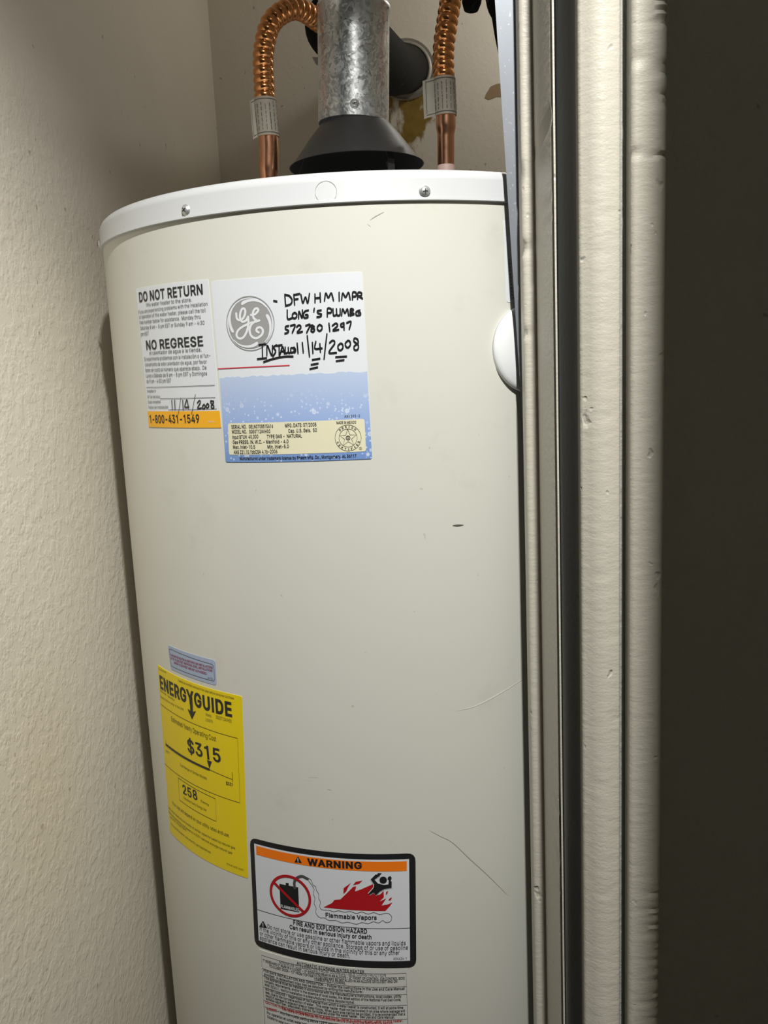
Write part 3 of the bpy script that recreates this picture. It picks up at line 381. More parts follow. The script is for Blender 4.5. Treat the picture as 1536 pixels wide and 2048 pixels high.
GLYPHS = {
'"':(160,'39,159 35,254 68,254 64,159|96,159 93,254 125,254 122,159'),
'#':(220,'121,0 163,254 188,254 147,0|5,70 9,96 200,96 196,70|32,0 73,254 99,254 57,0|20,158 24,184 215,184 211,158'),
'$':(223,'101,-37 101,292 122,292 122,-37|112,-4 86,-2 64,5 46,15 32,30 23,48 19,68 52,68 55,55 62,44 71,35 83,29 112,25 128,26 143,30 155,37 165,46 171,57 173,70 171,81 166,89 148,102 122,111 92,120 64,130 43,145 30,163 26,186 29,206 37,224 51,238 69,249 90,256 114,258 137,256 158,249 175,238 189,224 197,208 200,189 169,189 163,206 151,219 134,227 112,229 97,228 84,224 73,218 64,209 59,199 58,188 60,176 65,167 85,154 106,147 132,140 156,132 179,119 197,99 202,85 204,69 201,50 193,32 180,17 162,5 139,-2'),
"'":(103,'39,159 35,254 68,254 64,159'),
'(':(137,'45,103 50,162 66,221 88,270 118,270 95,214 81,157 76,103 80,57 94,8 118,-48 88,-48 75,-23 64,2 56,27 49,53 46,78'),
')':(137,'19,-48 43,9 57,58 61,103 56,157 41,214 19,270 48,270 71,221 86,162 92,103 91,78 87,52 81,27 72,1 61,-24 48,-48'),
',':(94,'19,-60 34,36 68,36 42,-60'),
'-':(227,'168,122 168,94 57,94 57,122'),
'.':(94,'48,-2 39,-1 31,4 26,12 25,20 26,29 31,37 39,42 48,43 56,42 64,37 69,29 71,20 69,12 64,4 56,-1'),
'/':(125,'117,266 36,-38 7,-38 89,266'),
'0':(227,'113,-3 87,0 65,12 47,31 34,57 29,77 25,101 24,127 25,153 29,177 35,197 48,223 65,242 87,254 113,258 139,254 161,242 179,223 192,197 198,177 201,153 203,127 201,101 198,77 192,57 179,31 162,12 140,0|113,25 131,28 145,37 157,52 165,72 170,97 172,127 170,157 165,182 157,203 145,218 131,227 113,230 96,227 82,218 70,203 62,182 56,157 55,127 56,97 62,72 70,52 82,37 96,28'),
'1':(200,'126,254 126,0 93,0 93,196 35,196 35,220 70,226 90,240 99,254'),
'2':(227,'32,0 32,24 117,114 141,141 155,163 160,186 159,198 154,209 146,218 137,224 112,230 98,228 86,224 77,216 69,207 65,195 64,181 33,181 35,202 43,221 55,237 72,248 91,255 112,258 134,255 153,248 169,237 181,223 188,205 191,186 185,159 168,129 133,90 76,30 76,28 195,28 195,0'),
'3':(227,'109,-3 87,-1 66,5 49,15 35,29 26,46 22,66 55,66 57,54 63,44 72,35 83,30 109,25 138,30 149,37 157,46 163,58 165,72 163,86 158,98 150,109 137,117 121,122 101,124 78,124 78,150 144,224 144,226 35,226 35,254 186,254 186,230 106,139 106,144 132,144 154,138 172,127 185,111 194,93 196,72 194,51 185,33 172,18 154,6 133,-1'),
'4':(227,'20,53 20,79 123,254 155,254 54,83 54,81 207,81 207,53|141,0 141,61 141,73 141,159 171,159 171,0'),
'5':(227,'111,-3 89,-1 70,6 54,16 41,30 33,47 30,65 61,65 64,54 69,44 87,30 111,25 125,27 138,32 149,41 157,52 162,66 164,81 162,97 157,111 148,122 137,131 124,137 109,138 84,134 64,123 34,126 48,254 183,254 183,226 75,226 67,151 68,151 89,162 115,167 131,165 147,160 161,153 172,143 182,130 189,116 194,99 195,82 193,58 184,38 171,21 154,8 134,-1'),
'6':(227,'113,-3 91,-1 71,7 55,20 42,37 34,58 32,81 34,100 40,119 69,170 126,254 161,254 75,131 73,131 83,144 98,153 117,157 139,155 158,147 173,136 185,120 192,101 194,79 192,56 184,36 171,20 155,7 135,-1|113,24 127,26 139,31 149,40 157,51 162,64 164,79 162,94 157,107 149,118 139,126 127,131 113,133 99,131 87,126 77,118 69,107 64,94 62,79 64,64 69,51 77,40 87,31 99,26'),
'7':(227,'48,0 162,224 162,226 31,226 31,254 195,254 195,224 82,0'),
'8':(227,'113,-3 89,-1 68,6 50,17 37,31 29,48 26,68 28,83 33,98 40,110 51,121 63,128 76,132 76,133 59,141 46,154 38,171 35,190 38,209 45,225 57,239 73,249 92,256 113,258 134,256 153,249 169,239 181,225 188,209 191,190 188,171 180,154 167,141 150,133 150,132 164,128 176,121 186,110 194,98 199,83 200,68 198,48 189,31 176,17 158,6 137,-1|113,25 129,26 142,30 153,37 161,46 167,57 168,69 167,83 161,94 153,104 141,111 128,116 113,118 98,116 85,111 73,104 65,94 59,83 58,69 59,57 64,46 73,37 84,30 97,26|113,145 137,150 146,157 154,165 158,176 160,188 158,200 154,210 147,218 138,225 113,230 89,225 79,218 72,210 68,200 66,188 68,176 72,165 79,157 89,150'),
'9':(227,'113,258 135,255 155,247 171,234 184,217 192,197 194,173 192,155 186,135 158,84 100,0 65,0 151,124 154,124 144,111 128,101 109,97 87,100 69,107 53,119 41,134 34,154 32,176 34,198 42,218 55,235 71,247 91,255|113,230 99,228 87,223 77,215 69,204 64,191 63,176 64,161 69,148 77,137 87,129 99,123 113,122 127,123 139,129 149,137 157,147 162,160 164,175 162,190 157,204 150,215 139,223 127,228'),
':':(94,'48,-2 39,-1 31,4 26,12 25,20 26,29 31,37 39,42 48,43 56,42 64,37 69,29 71,20 69,12 64,4 56,-1|48,135 39,137 31,142 26,149 25,158 26,167 31,174 39,179 48,181 56,179 64,174 69,167 71,158 69,149 64,142 56,137'),
'A':(240,'8,0 101,254 138,254 231,0 198,0 144,151 132,186 116,239 123,239 106,185 95,151 43,0|55,71 55,99 185,99 185,71'),
'B':(228,'30,0 30,254 121,254 145,252 164,245 180,235 190,221 197,205 199,187 198,172 193,160 178,143 157,133 157,131 170,129 182,123 192,114 201,102 207,86 209,68 207,50 200,33 189,20 172,9 151,2 123,0|62,29 122,29 148,31 165,40 175,53 178,68 176,81 171,92 163,102 153,109 140,114 124,115 62,115|62,143 119,143 144,148 154,155 162,163 166,174 168,186 165,202 156,214 141,223 120,226 62,226'),
'C':(255,'134,-3 113,-2 93,4 75,12 59,25 46,40 35,58 27,78 22,101 20,127 22,153 27,176 35,197 46,215 59,230 75,242 93,251 113,256 134,258 170,252 186,245 201,236 214,224 224,209 232,193 236,174 204,174 195,197 179,214 158,224 134,228 111,225 92,216 75,202 62,182 54,157 52,127 54,97 63,72 75,53 92,38 112,29 134,26 158,30 179,40 195,57 204,80 236,80 232,62 224,45 214,31 201,19 187,9 170,2 153,-2'),
'D':(251,'109,0 48,0 48,29 107,29 136,31 159,40 177,55 189,75 197,99 200,128 197,156 190,180 177,200 160,214 138,223 110,226 47,226 47,254 113,254 136,253 157,248 176,239 200,221 217,196 225,175 229,153 231,128 229,102 224,80 217,59 206,42 192,27 175,15 156,7 134,2|62,254 62,0 30,0 30,254'),
'E':(209,'30,0 30,254 186,254 186,226 62,226 62,143 178,143 178,114 62,114 62,29 188,29 188,0'),
'F':(205,'30,0 30,254 185,254 185,226 62,226 62,139 173,139 173,111 62,111 62,0'),
'G':(260,'134,-3 113,-2 93,4 75,13 59,25 45,40 35,58 27,78 22,102 20,127 22,153 27,176 35,197 45,215 59,230 74,242 92,251 112,256 132,258 152,256 170,252 187,245 202,235 214,222 225,208 232,192 237,174 204,174 194,197 178,213 158,224 133,228 111,225 92,216 75,202 62,182 54,157 52,127 54,97 63,72 75,53 92,38 112,29 134,26 155,29 172,36 187,47 198,62 205,80 207,101 217,100 141,100 141,128 239,128 239,100 236,71 225,45 209,25 188,9 163,0'),
'H':(258,'30,0 30,254 62,254 62,144 196,144 196,254 228,254 228,0 196,0 196,116 62,116 62,0'),
'I':(92,'30,0 30,254 62,254 62,0'),
'K':(233,'52,73 52,108 70,131 87,152 106,172 182,254 224,254 116,138 114,138|30,0 30,254 62,254 62,167 62,112 62,97 62,0|186,0 94,130 114,155 224,0'),
'L':(196,'30,0 30,254 62,254 62,29 181,29 181,0'),
'M':(314,'30,0 30,254 76,254 139,94 144,79 150,61 156,42 161,24 154,24 159,41 165,61 171,79 176,94 238,254 284,254 284,0 252,0 252,145 252,163 253,184 253,207 253,229 256,229 249,205 241,181 234,161 228,145 171,0 143,0 85,145 80,160 72,181 65,204 56,229 59,229 60,208 60,186 61,164 61,145 61,0'),
'N':(262,'30,0 30,254 68,254 172,91 181,75 194,53 207,27 202,27 200,54 200,79 199,97 199,254 232,254 232,0 193,0 101,145 89,165 74,191 54,226 60,227 61,192 62,164 62,145 62,0'),
'O':(267,'133,-3 112,-2 93,4 75,12 59,25 46,40 35,58 27,78 22,101 20,127 22,153 27,176 35,197 46,215 59,230 75,242 93,251 112,256 133,258 155,256 174,251 192,242 208,230 221,215 232,197 240,176 245,153 247,127 245,101 240,78 232,58 221,40 208,25 192,12 174,4 155,-2|133,26 155,29 175,38 191,52 204,72 212,97 215,127 212,157 204,182 191,202 175,216 155,225 133,228 112,225 92,216 75,202 63,182 54,157 52,127 54,97 63,72 75,52 92,38 112,29'),
'P':(222,'30,0 30,254 118,254 144,252 166,244 183,231 195,215 202,195 204,174 202,152 195,133 183,116 166,104 144,96 118,93 55,93 55,121 116,121 134,123 149,128 159,136 167,147 171,160 172,174 171,188 167,201 159,211 148,219 134,224 116,226 62,226 62,0'),
'R':(224,'30,0 30,254 118,254 145,252 167,244 183,232 195,217 202,198 205,176 202,154 195,136 183,120 166,109 145,101 118,99 48,99 48,128 117,128 135,129 149,133 160,141 167,150 171,162 173,176 171,190 167,202 159,212 149,220 134,224 116,226 62,226 62,0|177,0 115,115 151,115 214,0'),
'S':(223,'112,-4 86,-2 64,5 46,15 32,30 23,48 19,68 52,68 55,55 62,44 71,35 83,29 112,25 128,26 143,30 155,37 165,46 171,57 173,70 171,81 166,89 148,102 122,111 92,120 64,130 43,145 30,163 26,186 29,206 37,224 51,238 69,249 90,256 114,258 137,256 158,249 175,238 189,224 197,208 200,189 169,189 163,206 151,219 134,227 112,229 97,228 84,224 73,218 64,209 59,199 58,188 60,176 65,167 85,154 106,147 132,140 156,132 179,119 197,99 202,85 204,69 201,50 193,32 180,17 162,5 139,-2'),
'T':(224,'16,226 16,254 208,254 208,226 128,226 128,0 96,0 96,226'),
'U':(259,'129,-4 101,-1 77,8 57,22 42,40 33,62 30,87 30,254 62,254 62,89 64,72 70,57 80,44 94,34 110,28 129,26 149,28 165,34 179,44 188,57 194,72 196,89 196,254 229,254 229,87 226,62 216,40 201,22 182,8 157,-1'),
'V':(240,'102,0 8,254 42,254 96,103 108,69 124,15 117,15 133,69 145,103 197,254 231,254 139,0'),
'W':(343,'78,0 8,254 41,254 82,98 88,73 93,47 98,20 95,20 100,47 106,73 112,98 153,254 190,254 231,98 237,73 243,47 249,20 244,20 249,47 255,73 261,98 302,254 335,254 265,0 228,0 184,161 176,196 168,237 175,237 167,197 159,161 115,0'),
'X':(237,'9,0 109,142 109,118 15,254 52,254 89,200 102,181 112,164 122,146 116,146 126,164 136,181 149,200 187,254 223,254 129,119 129,143 228,0 191,0 146,65 134,83 125,98 115,116 122,116 113,98 103,83 91,65 46,0'),
'Y':(236,'102,0 102,104 8,254 46,254 96,172 111,146 125,115 112,115 126,146 140,172 191,254 228,254 134,104 134,0'),
'Z':(219,'21,0 21,23 137,193 153,215 170,238 174,227 143,226 111,226 20,226 20,254 198,254 198,231 84,64 67,40 49,17 45,27 76,28 107,29 200,29 200,0'),
'a':(195,'80,-4 63,-3 47,2 34,11 24,22 17,37 15,54 17,69 22,80 29,90 39,97 63,105 89,110 117,113 133,117 136,121 138,127 138,128 133,148 120,161 98,165 75,161 59,150 50,137 20,146 29,161 39,173 52,182 66,188 97,192 119,190 143,180 153,172 161,160 167,145 168,126 168,0 138,0 138,26 136,26 126,12 108,1|85,23 101,24 114,29 124,37 132,47 136,57 138,69 138,95 130,91 116,88 100,86 88,84 67,79 52,70 47,62 46,52 51,36 65,26'),
'b':(212,'115,-4 99,-3 86,2 69,16 59,29 56,29 56,0 26,0 26,254 57,254 57,160 59,160 69,173 86,186 98,191 115,192 137,189 156,180 173,166 185,146 193,122 195,94 193,66 185,42 173,23 157,8 137,-1|110,23 126,26 140,33 150,44 158,58 163,75 164,95 163,114 158,131 150,145 140,156 126,163 110,165 94,163 81,156 70,145 62,131 58,114 56,95 58,75 63,58 70,43 81,32 94,26'),
'c':(198,'104,-4 79,-1 58,8 41,23 28,43 20,66 17,94 20,122 28,146 41,165 58,180 79,189 104,192 130,189 153,178 170,161 181,138 151,131 145,145 135,155 121,162 104,165 86,162 73,155 62,144 54,129 50,112 48,94 50,75 54,59 62,44 73,33 86,26 104,23 121,26 135,33 146,44 152,59 181,51 171,28 153,11 130,0'),
'd':(212,'98,-4 75,-1 56,8 40,23 27,42 20,66 17,94 20,122 27,146 40,166 56,180 75,189 98,192 114,191 126,186 144,173 153,160 155,160 155,254 186,254 186,0 156,0 156,29 153,29 143,16 126,2 114,-3|102,23 118,26 132,32 142,43 150,58 154,75 156,95 154,114 150,131 142,145 132,156 118,163 102,165 86,163 72,156 62,145 54,131 50,114 48,95 50,75 54,58 62,44 73,33 86,26'),
'e':(202,'106,-4 80,-1 58,8 41,23 28,42 20,66 17,93 20,121 28,145 40,165 58,180 78,189 103,192 133,187 147,180 160,170 170,157 179,141 184,121 186,97 186,85 37,85 37,110 169,110 155,101 153,119 149,134 141,147 131,157 118,163 103,165 87,163 73,157 62,147 54,135 50,121 48,105 48,89 50,69 55,53 64,40 76,31 90,25 106,23 127,26 143,36 153,53 182,45 177,32 168,20 156,10 141,2 125,-3'),
'f':(127,'114,190 114,164 3,164 3,190|40,0 40,216 42,231 48,243 57,252 68,259 94,265 111,263 121,260 114,234 107,236 97,237 85,235 77,230 72,221 71,209 71,0'),
'g':(213,'103,-75 84,-74 67,-70 41,-55 25,-35 51,-20 61,-33 77,-44 103,-49 124,-46 141,-38 152,-23 156,-3 156,34 153,34 143,21 126,8 114,4 97,2 76,5 56,13 40,27 28,45 20,68 17,96 20,123 27,147 40,166 56,180 76,189 98,192 114,191 127,186 144,173 154,159 157,159 157,190 186,190 186,-4 183,-27 175,-45 162,-59 145,-68 125,-73|102,30 118,32 132,38 142,47 150,61 155,77 156,96 155,115 150,132 142,146 132,156 119,163 102,165 86,163 73,156 62,145 54,131 50,115 48,96 50,78 54,61 62,48 73,38 86,32'),
'h':(205,'57,113 57,0 26,0 26,254 57,254 57,144 51,144 62,166 76,181 94,189 114,192 132,190 148,184 161,174 170,160 177,142 179,120 179,0 148,0 148,118 145,137 136,152 123,161 105,165 92,163 80,159 71,151 63,141 58,129'),
'i':(83,'26,0 26,190 57,190 57,0|42,221 34,223 27,227 22,234 21,242 22,249 27,256 34,260 42,262 50,260 57,256 62,249 63,242 62,234 57,227 50,223'),
'j':(83,'26,190 57,190 57,-15 55,-31 51,-45 43,-56 32,-65 19,-70 2,-71 -5,-71 -5,-43 1,-43 12,-42 20,-36 25,-27 26,-15|42,221 34,223 27,227 22,234 20,242 22,249 27,256 34,260 42,262 50,260 57,256 61,249 63,242 61,234 57,227 50,223'),
'k':(190,'55,68 55,106 60,106 142,190 180,190 92,100 89,100|26,0 26,254 57,254 57,0|147,0 74,93 96,114 186,0'),
'l':(82,'25,0 25,254 56,254 56,0'),
'm':(305,'26,0 26,190 56,190 56,148 54,148 59,162 66,173 86,188 110,193 129,190 144,180 154,166 160,147 156,147 161,160 169,172 190,187 218,193 234,191 249,186 261,177 270,164 276,148 278,128 278,0 248,0 248,127 245,145 236,156 224,163 209,165 197,164 187,160 173,145 168,124 168,0 137,0 137,130 134,144 126,156 115,163 100,165 79,160 70,154 63,145 58,133 57,119 57,0'),
'n':(205,'57,113 57,0 26,0 26,190 56,190 56,144 51,144 62,166 76,181 94,189 114,192 132,190 147,184 160,174 170,160 176,142 179,120 179,0 148,0 148,118 145,137 136,152 123,161 105,165 92,163 80,159 71,151 63,141 58,129'),
'o':(208,'104,-4 79,-1 58,8 41,23 28,43 20,66 17,94 20,122 28,146 41,165 58,180 79,189 104,192 128,189 149,180 167,165 180,146 188,122 191,94 188,66 180,43 167,23 149,8 128,-1|104,23 121,26 135,33 146,44 154,59 158,75 160,94 158,112 154,129 146,144 135,155 121,162 104,165 86,162 73,155 62,144 54,129 50,112 48,94 50,75 54,59 62,44 73,33 86,26'),
'p':(212,'26,-71 26,190 56,190 56,160 59,160 69,173 86,186 98,191 115,192 137,189 156,180 173,166 185,146 193,122 195,94 193,66 185,42 173,23 157,8 137,-1 115,-4 99,-3 86,2 69,16 59,29 57,29 57,-71|110,23 126,26 140,33 150,44 158,58 163,75 164,95 163,114 158,131 150,145 140,156 126,163 110,165 94,163 81,156 70,145 62,131 58,114 56,95 58,75 63,58 70,43 81,32 94,26'),
'q':(212,'186,-71 155,-71 155,29 153,29 143,16 126,2 114,-3 98,-4 75,-1 56,8 40,23 27,42 20,66 17,94 20,122 27,146 40,166 56,180 75,189 98,192 114,191 126,186 144,173 153,160 156,160 156,190 186,190|102,23 118,26 132,32 142,43 150,58 154,75 156,95 154,114 150,131 142,145 132,156 118,163 102,165 86,163 72,156 62,145 54,131 50,114 48,95 50,75 54,58 62,44 73,33 86,26'),
'r':(130,'26,0 26,190 56,190 56,160 58,160 65,173 76,184 90,190 107,192 115,192 122,192 122,161 115,162 103,163 91,161 80,157 70,151 63,142 58,131 57,118 57,0'),
's':(182,'91,-4 72,-3 56,2 42,9 31,19 23,32 18,47 47,53 53,40 62,30 75,25 91,23 108,25 122,31 131,40 134,51 132,60 127,68 118,74 106,78 75,85 52,93 36,104 27,119 23,137 26,152 33,166 43,177 58,185 74,190 94,192 112,191 127,186 140,179 149,170 162,145 134,139 129,149 121,158 110,164 94,166 78,164 65,158 57,150 54,139 56,129 62,122 86,111 115,105 137,97 153,86 162,71 166,53 163,37 156,24 145,12 130,3 112,-2'),
't':(114,'102,190 102,164 3,164 3,190|32,236 63,236 63,49 64,38 68,31 75,26 85,25 93,26 101,27 107,1 96,-1 84,-2 62,1 46,11 36,26 32,46'),
'u':(205,'91,-3 73,-1 57,5 44,15 35,29 28,47 26,69 26,190 57,190 57,72 60,52 68,37 82,28 100,25 113,27 125,31 134,38 142,48 146,61 148,76 148,190 179,190 179,0 149,0 149,46 154,46 143,23 129,8 111,0'),
'v':(195,'81,0 9,190 42,190 83,78 93,43 103,10 92,10 101,43 112,78 152,190 186,190 113,0'),
'w':(284,'69,0 11,190 44,190 67,107 77,68 88,21 82,21 93,67 103,107 126,190 158,190 181,107 191,68 201,21 196,21 206,68 217,107 240,190 272,190 215,0 184,0 159,86 152,112 145,140 138,169 145,169 138,140 131,112 124,86 99,0'),
'x':(189,'10,0 86,109 86,86 14,190 50,190 74,153 90,127 104,103 88,103 101,127 117,153 141,190 176,190 104,84 104,107 179,0 143,0 115,43 100,68 86,91 102,91 89,68 74,43 46,0'),
'y':(195,'24,-69 31,-43 36,-44 52,-44 65,-37 75,-18 81,-1 9,190 42,190 83,78 93,43 103,10 92,10 101,43 112,78 153,190 186,190 102,-29 88,-54 70,-68 46,-73 32,-72'),
'°':(158,'79,142 64,143 50,149 39,158 29,170 23,184 22,199 23,214 29,228 39,240 50,249 64,254 79,256 94,254 108,249 120,240 129,228 134,214 136,199 134,184 129,170 120,158 108,149 94,143|79,167 95,171 107,183 111,199 107,215 95,226 79,231 63,226 52,215 47,199 52,183 63,171'),
'á':(195,'80,-4 63,-3 47,2 34,11 24,22 17,37 15,54 17,69 22,80 29,90 39,97 63,105 89,110 117,113 133,117 136,121 138,127 138,128 133,148 120,161 98,165 75,161 59,150 50,137 20,146 29,161 39,173 52,182 66,188 97,192 119,190 143,180 153,172 161,160 167,145 168,126 168,0 138,0 138,26 136,26 126,12 108,1|85,23 101,24 114,29 124,37 132,47 136,57 138,69 138,95 130,91 116,88 100,86 88,84 67,79 52,70 47,62 46,52 51,36 65,26|81,214 105,265 139,265 106,214'),
'é':(202,'106,-4 80,-1 58,8 41,23 28,42 20,66 17,93 20,121 28,145 40,165 58,180 78,189 103,192 133,187 147,180 160,170 170,157 179,141 184,121 186,97 186,85 37,85 37,110 169,110 155,101 153,119 149,134 141,147 131,157 118,163 103,165 87,163 73,157 62,147 54,135 50,121 48,105 48,89 50,69 55,53 64,40 76,31 90,25 106,23 127,26 143,36 153,53 182,45 177,32 168,20 156,10 141,2 125,-3|88,214 112,265 146,265 114,214'),
'ó':(208,'104,-4 79,-1 58,8 41,23 28,43 20,66 17,94 20,122 28,146 41,165 58,180 79,189 104,192 128,189 149,180 167,165 180,146 188,122 191,94 188,66 180,43 167,23 149,8 128,-1|104,23 121,26 135,33 146,44 154,59 158,75 160,94 158,112 154,129 146,144 135,155 121,162 104,165 86,162 73,155 62,144 54,129 50,112 48,94 50,75 54,59 62,44 73,33 86,26|90,214 114,265 148,265 115,214'),
'ú':(205,'91,-3 73,-1 57,5 44,15 35,29 28,47 26,69 26,190 57,190 57,72 60,52 68,37 82,28 100,25 113,27 125,31 134,38 142,48 146,61 148,76 148,190 179,190 179,0 149,0 149,46 154,46 143,23 129,8 111,0|89,214 113,265 147,265 114,214')}

# ------------------------------------------------------------------ the setting
C0 = dict(loc=(AX, AY, 0.0), rotz=YAW)
HEAD = 2.10                                                  # underside of the door head
struct('floor', boxes(((-1.6, -2.6, -0.10), (1.6, 0.80, 0.0))), FLOOR, 'dark carpeted floor under closet and hall', **C0)
struct('ceiling', boxes(((-1.6, -2.6, 2.44), (1.6, 0.80, 2.54))), CEIL, 'plain ceiling over closet and hall', **C0)
struct('wall_left', boxes(((-0.430, -0.3765, 0.0), (-0.310, 0.677, 2.44))), WALL, 'textured beige closet wall beside the tank', **C0)
wb = struct('wall_back', boxes(((-0.430, 0.677, 0.0), (0.62, 0.797, 2.44))), WALL_BACK, 'beige closet wall behind the flue with yellow stain', **C0)
struct('wall_right', boxes(((0.50, -0.2512, 0.0), (0.62, 0.677, 2.44))), WALL, 'closet wall hidden behind the door jamb', **C0)
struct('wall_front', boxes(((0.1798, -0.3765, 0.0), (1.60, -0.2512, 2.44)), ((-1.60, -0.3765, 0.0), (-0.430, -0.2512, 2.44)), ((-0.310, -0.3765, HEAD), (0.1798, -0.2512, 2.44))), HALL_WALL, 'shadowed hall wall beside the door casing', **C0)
chip = [(0.1797, 1.9639), (0.1815, 1.9703), (0.1852, 1.975), (0.1894, 1.9818), (0.195, 1.9845), (0.2019, 1.9865), (0.2072, 1.987), (0.2105, 1.975), (0.2085, 1.9643), (0.2005, 1.965), (0.1925, 1.9619), (0.186, 1.961)]
bm = bmesh.new()
f = bm.faces.new([bm.verts.new((x, 0.6762, z)) for x, z in chip])
g = bmesh.ops.extrude_face_region(bm, geom=[f]); bmesh.ops.translate(bm, vec=(0, 0.0012, 0), verts=[v for v in g['geom'] if isinstance(v, bmesh.types.BMVert)])
bmesh.ops.recalc_face_normals(bm, faces=bm.faces)
tag(obj('bare_patch', bm, CHIP, wb), 'brown patch where the paint has peeled off')

def extrude_profile(prof, z0, z1, dz, dents=(), jitter=0.0):
    """moulding profile (x, y) run up along z; dents = (z, half height, x, y, reach, depth vector)"""
    bm = bmesh.new(); n = int(round((z1 - z0) / dz)); rows = []
    for k in range(n + 1):
        z = z0 + (z1 - z0) * k / n; row = []
        for x, y in prof:
            px, py = x, y
            for dzc, hh, cx, cy, reach, ax, ay in dents:
                w = 1.0 - ((z - dzc) / hh) ** 2
                if w > 0:
                    d = math.hypot(x - cx, y - cy)
                    if d < reach:
                        q = w * (1 - d / reach); px += ax * q; py += ay * q
            row.append(bm.verts.new((px, py, z)))
        rows.append(row)
    m = len(prof)
    for a, b in zip(rows, rows[1:]):
        for i in range(m): bm.faces.new((a[i], a[(i + 1) % m], b[(i + 1) % m], b[i]))
    bm.faces.new(list(reversed(rows[0]))); bm.faces.new(rows[-1])
    bmesh.ops.recalc_face_normals(bm, faces=bm.faces)
    return bm
def arc(cx, cy, r, a0, a1, n=5):
    return [(cx + r * math.cos(math.radians(a0 + (a1 - a0) * k / n)), cy + r * math.sin(math.radians(a0 + (a1 - a0) * k / n))) for k in range(n + 1)]

# door jamb of the closet: lining board and stop
jamb = thing('trim_1', 'chipped cream door jamb lining with a narrow stop', 'door jamb', **C0); jamb['kind'] = 'structure'
lin = [(0.1588, -0.2545), (0.1588, -0.3738), (0.1591, -0.3749), (0.1595, -0.3738), (0.1610, -0.3538), (0.1610, -0.2545)]
dents = [(1.17 - 0.0045 * k, random.uniform(.0015, .003), 0.1588, -0.3538 + random.uniform(-.015, .015), .009, .0015, 0) for k in range(22)]
dents += [(1.655, .006, 0.1588, -0.37, .012, .0016, .001), (1.605, .003, 0.1588, -0.3646, .014, .0012, 0), (1.592, .002, 0.1588, -0.3668, .010, .0012, 0)]
auto_smooth(obj('jamb_board', extrude_profile(lin, 0.0, HEAD, 0.0035, dents), TRIM, jamb))
stop = [(0.1588, -0.2566), (0.1499, -0.2566), (0.1488, -0.2577), (0.1488, -0.2782), (0.1488, -0.2784), (0.1491, -0.2796), (0.1497, -0.2806), (0.1507, -0.2812), (0.1519, -0.2815), (0.1588, -0.2815)]
dents = [(1.585, .006, 0.1488, -0.2815, .009, .003, .002), (1.52, .004, 0.1488, -0.2815, .006, .002, .002), (1.64, .01, 0.1488, -0.2804, .006, .0015, .001)]
auto_smooth(obj('door_stop', extrude_profile(stop, 0.0, HEAD, 0.0035, dents), TRIM, jamb))
obj('weather_bead', boxes(((0.1647, -0.3450, 0.0), (0.1660, -0.3106, HEAD))), TRIM, jamb)
obj('jamb_head', boxes(((-0.310, -0.3743, HEAD - 0.018), (0.1588, -0.2534, HEAD))), TRIM, jamb)

# door casing on the hall side: moulded strip with a raised outer band
cas = thing('trim_2', 'moulded cream door casing with a dented outer band', 'door casing', **C0); cas['kind'] = 'structure'
inner = [(0.1750, -0.3767), (0.1750, -0.3841), (0.1750, -0.3851), (0.1752, -0.3865), (0.1758, -0.3877), (0.1767, -0.3887), (0.1780, -0.3894), (0.1809, -0.3929), (0.1858, -0.3957), (0.1912, -0.3962), (0.1955, -0.3946), (0.1988, -0.3941), (0.1998, -0.3933), (0.2004, -0.3923), (0.2006, -0.3911), (0.2009, -0.3862), (0.2011, -0.3767)]
dents = [(1.60 - .05 * k + random.uniform(-.02, .02), random.uniform(.001, .003), 0.1922 + random.uniform(-.009, .007), -0.3954, .005, .0, .0012) for k in range(14)]
auto_smooth(obj('casing_strip', extrude_profile(inner, 0.0, HEAD + 0.05, 0.0035, dents), TRIM, cas))
band = [(0.2072, -0.3767), (0.2063, -0.3851), (0.2037, -0.4057), (0.2037, -0.4067), (0.2038, -0.4077), (0.2042, -0.4086), (0.2049, -0.4094), (0.2057, -0.4099), (0.2067, -0.4102), (0.2117, -0.4104), (0.2160, -0.4105), (0.2198, -0.4103), (0.2216, -0.4102), (0.2227, -0.4099), (0.2236, -0.4093), (0.2244, -0.4085), (0.2249, -0.4075), (0.2252, -0.4064), (0.2255, -0.3970), (0.2257, -0.3767)]
dents = []
for z, hh in ((1.765, .0025), (1.754, .005), (1.744, .002), (1.722, .0018), (1.714, .003), (1.707, .0015), (1.702, .0018), (1.696, .003), (1.672, .0035), (1.667, .002), (1.655, .003), (1.649, .0015), (1.62, .002)):
    dents.append((z, hh, 0.2244, -0.4084, random.uniform(.007, .015), -.0006, .0024))
dents += [(1.622, .004, 0.2052, -0.41, .006, .001, .0015), (1.676, .005, 0.2063, -0.4094, .006, .0008, .0012)]
for k in range(26): dents.append((1.130 - .0066 * k + random.uniform(-.002, .002), random.uniform(.001, .0025), 0.2244, -0.4084, random.uniform(.006, .020), -.0008, .0016))
auto_smooth(obj('outer_band', extrude_profile(band, 0.0, HEAD + 0.08, 0.0025, dents), TRIM, cas))

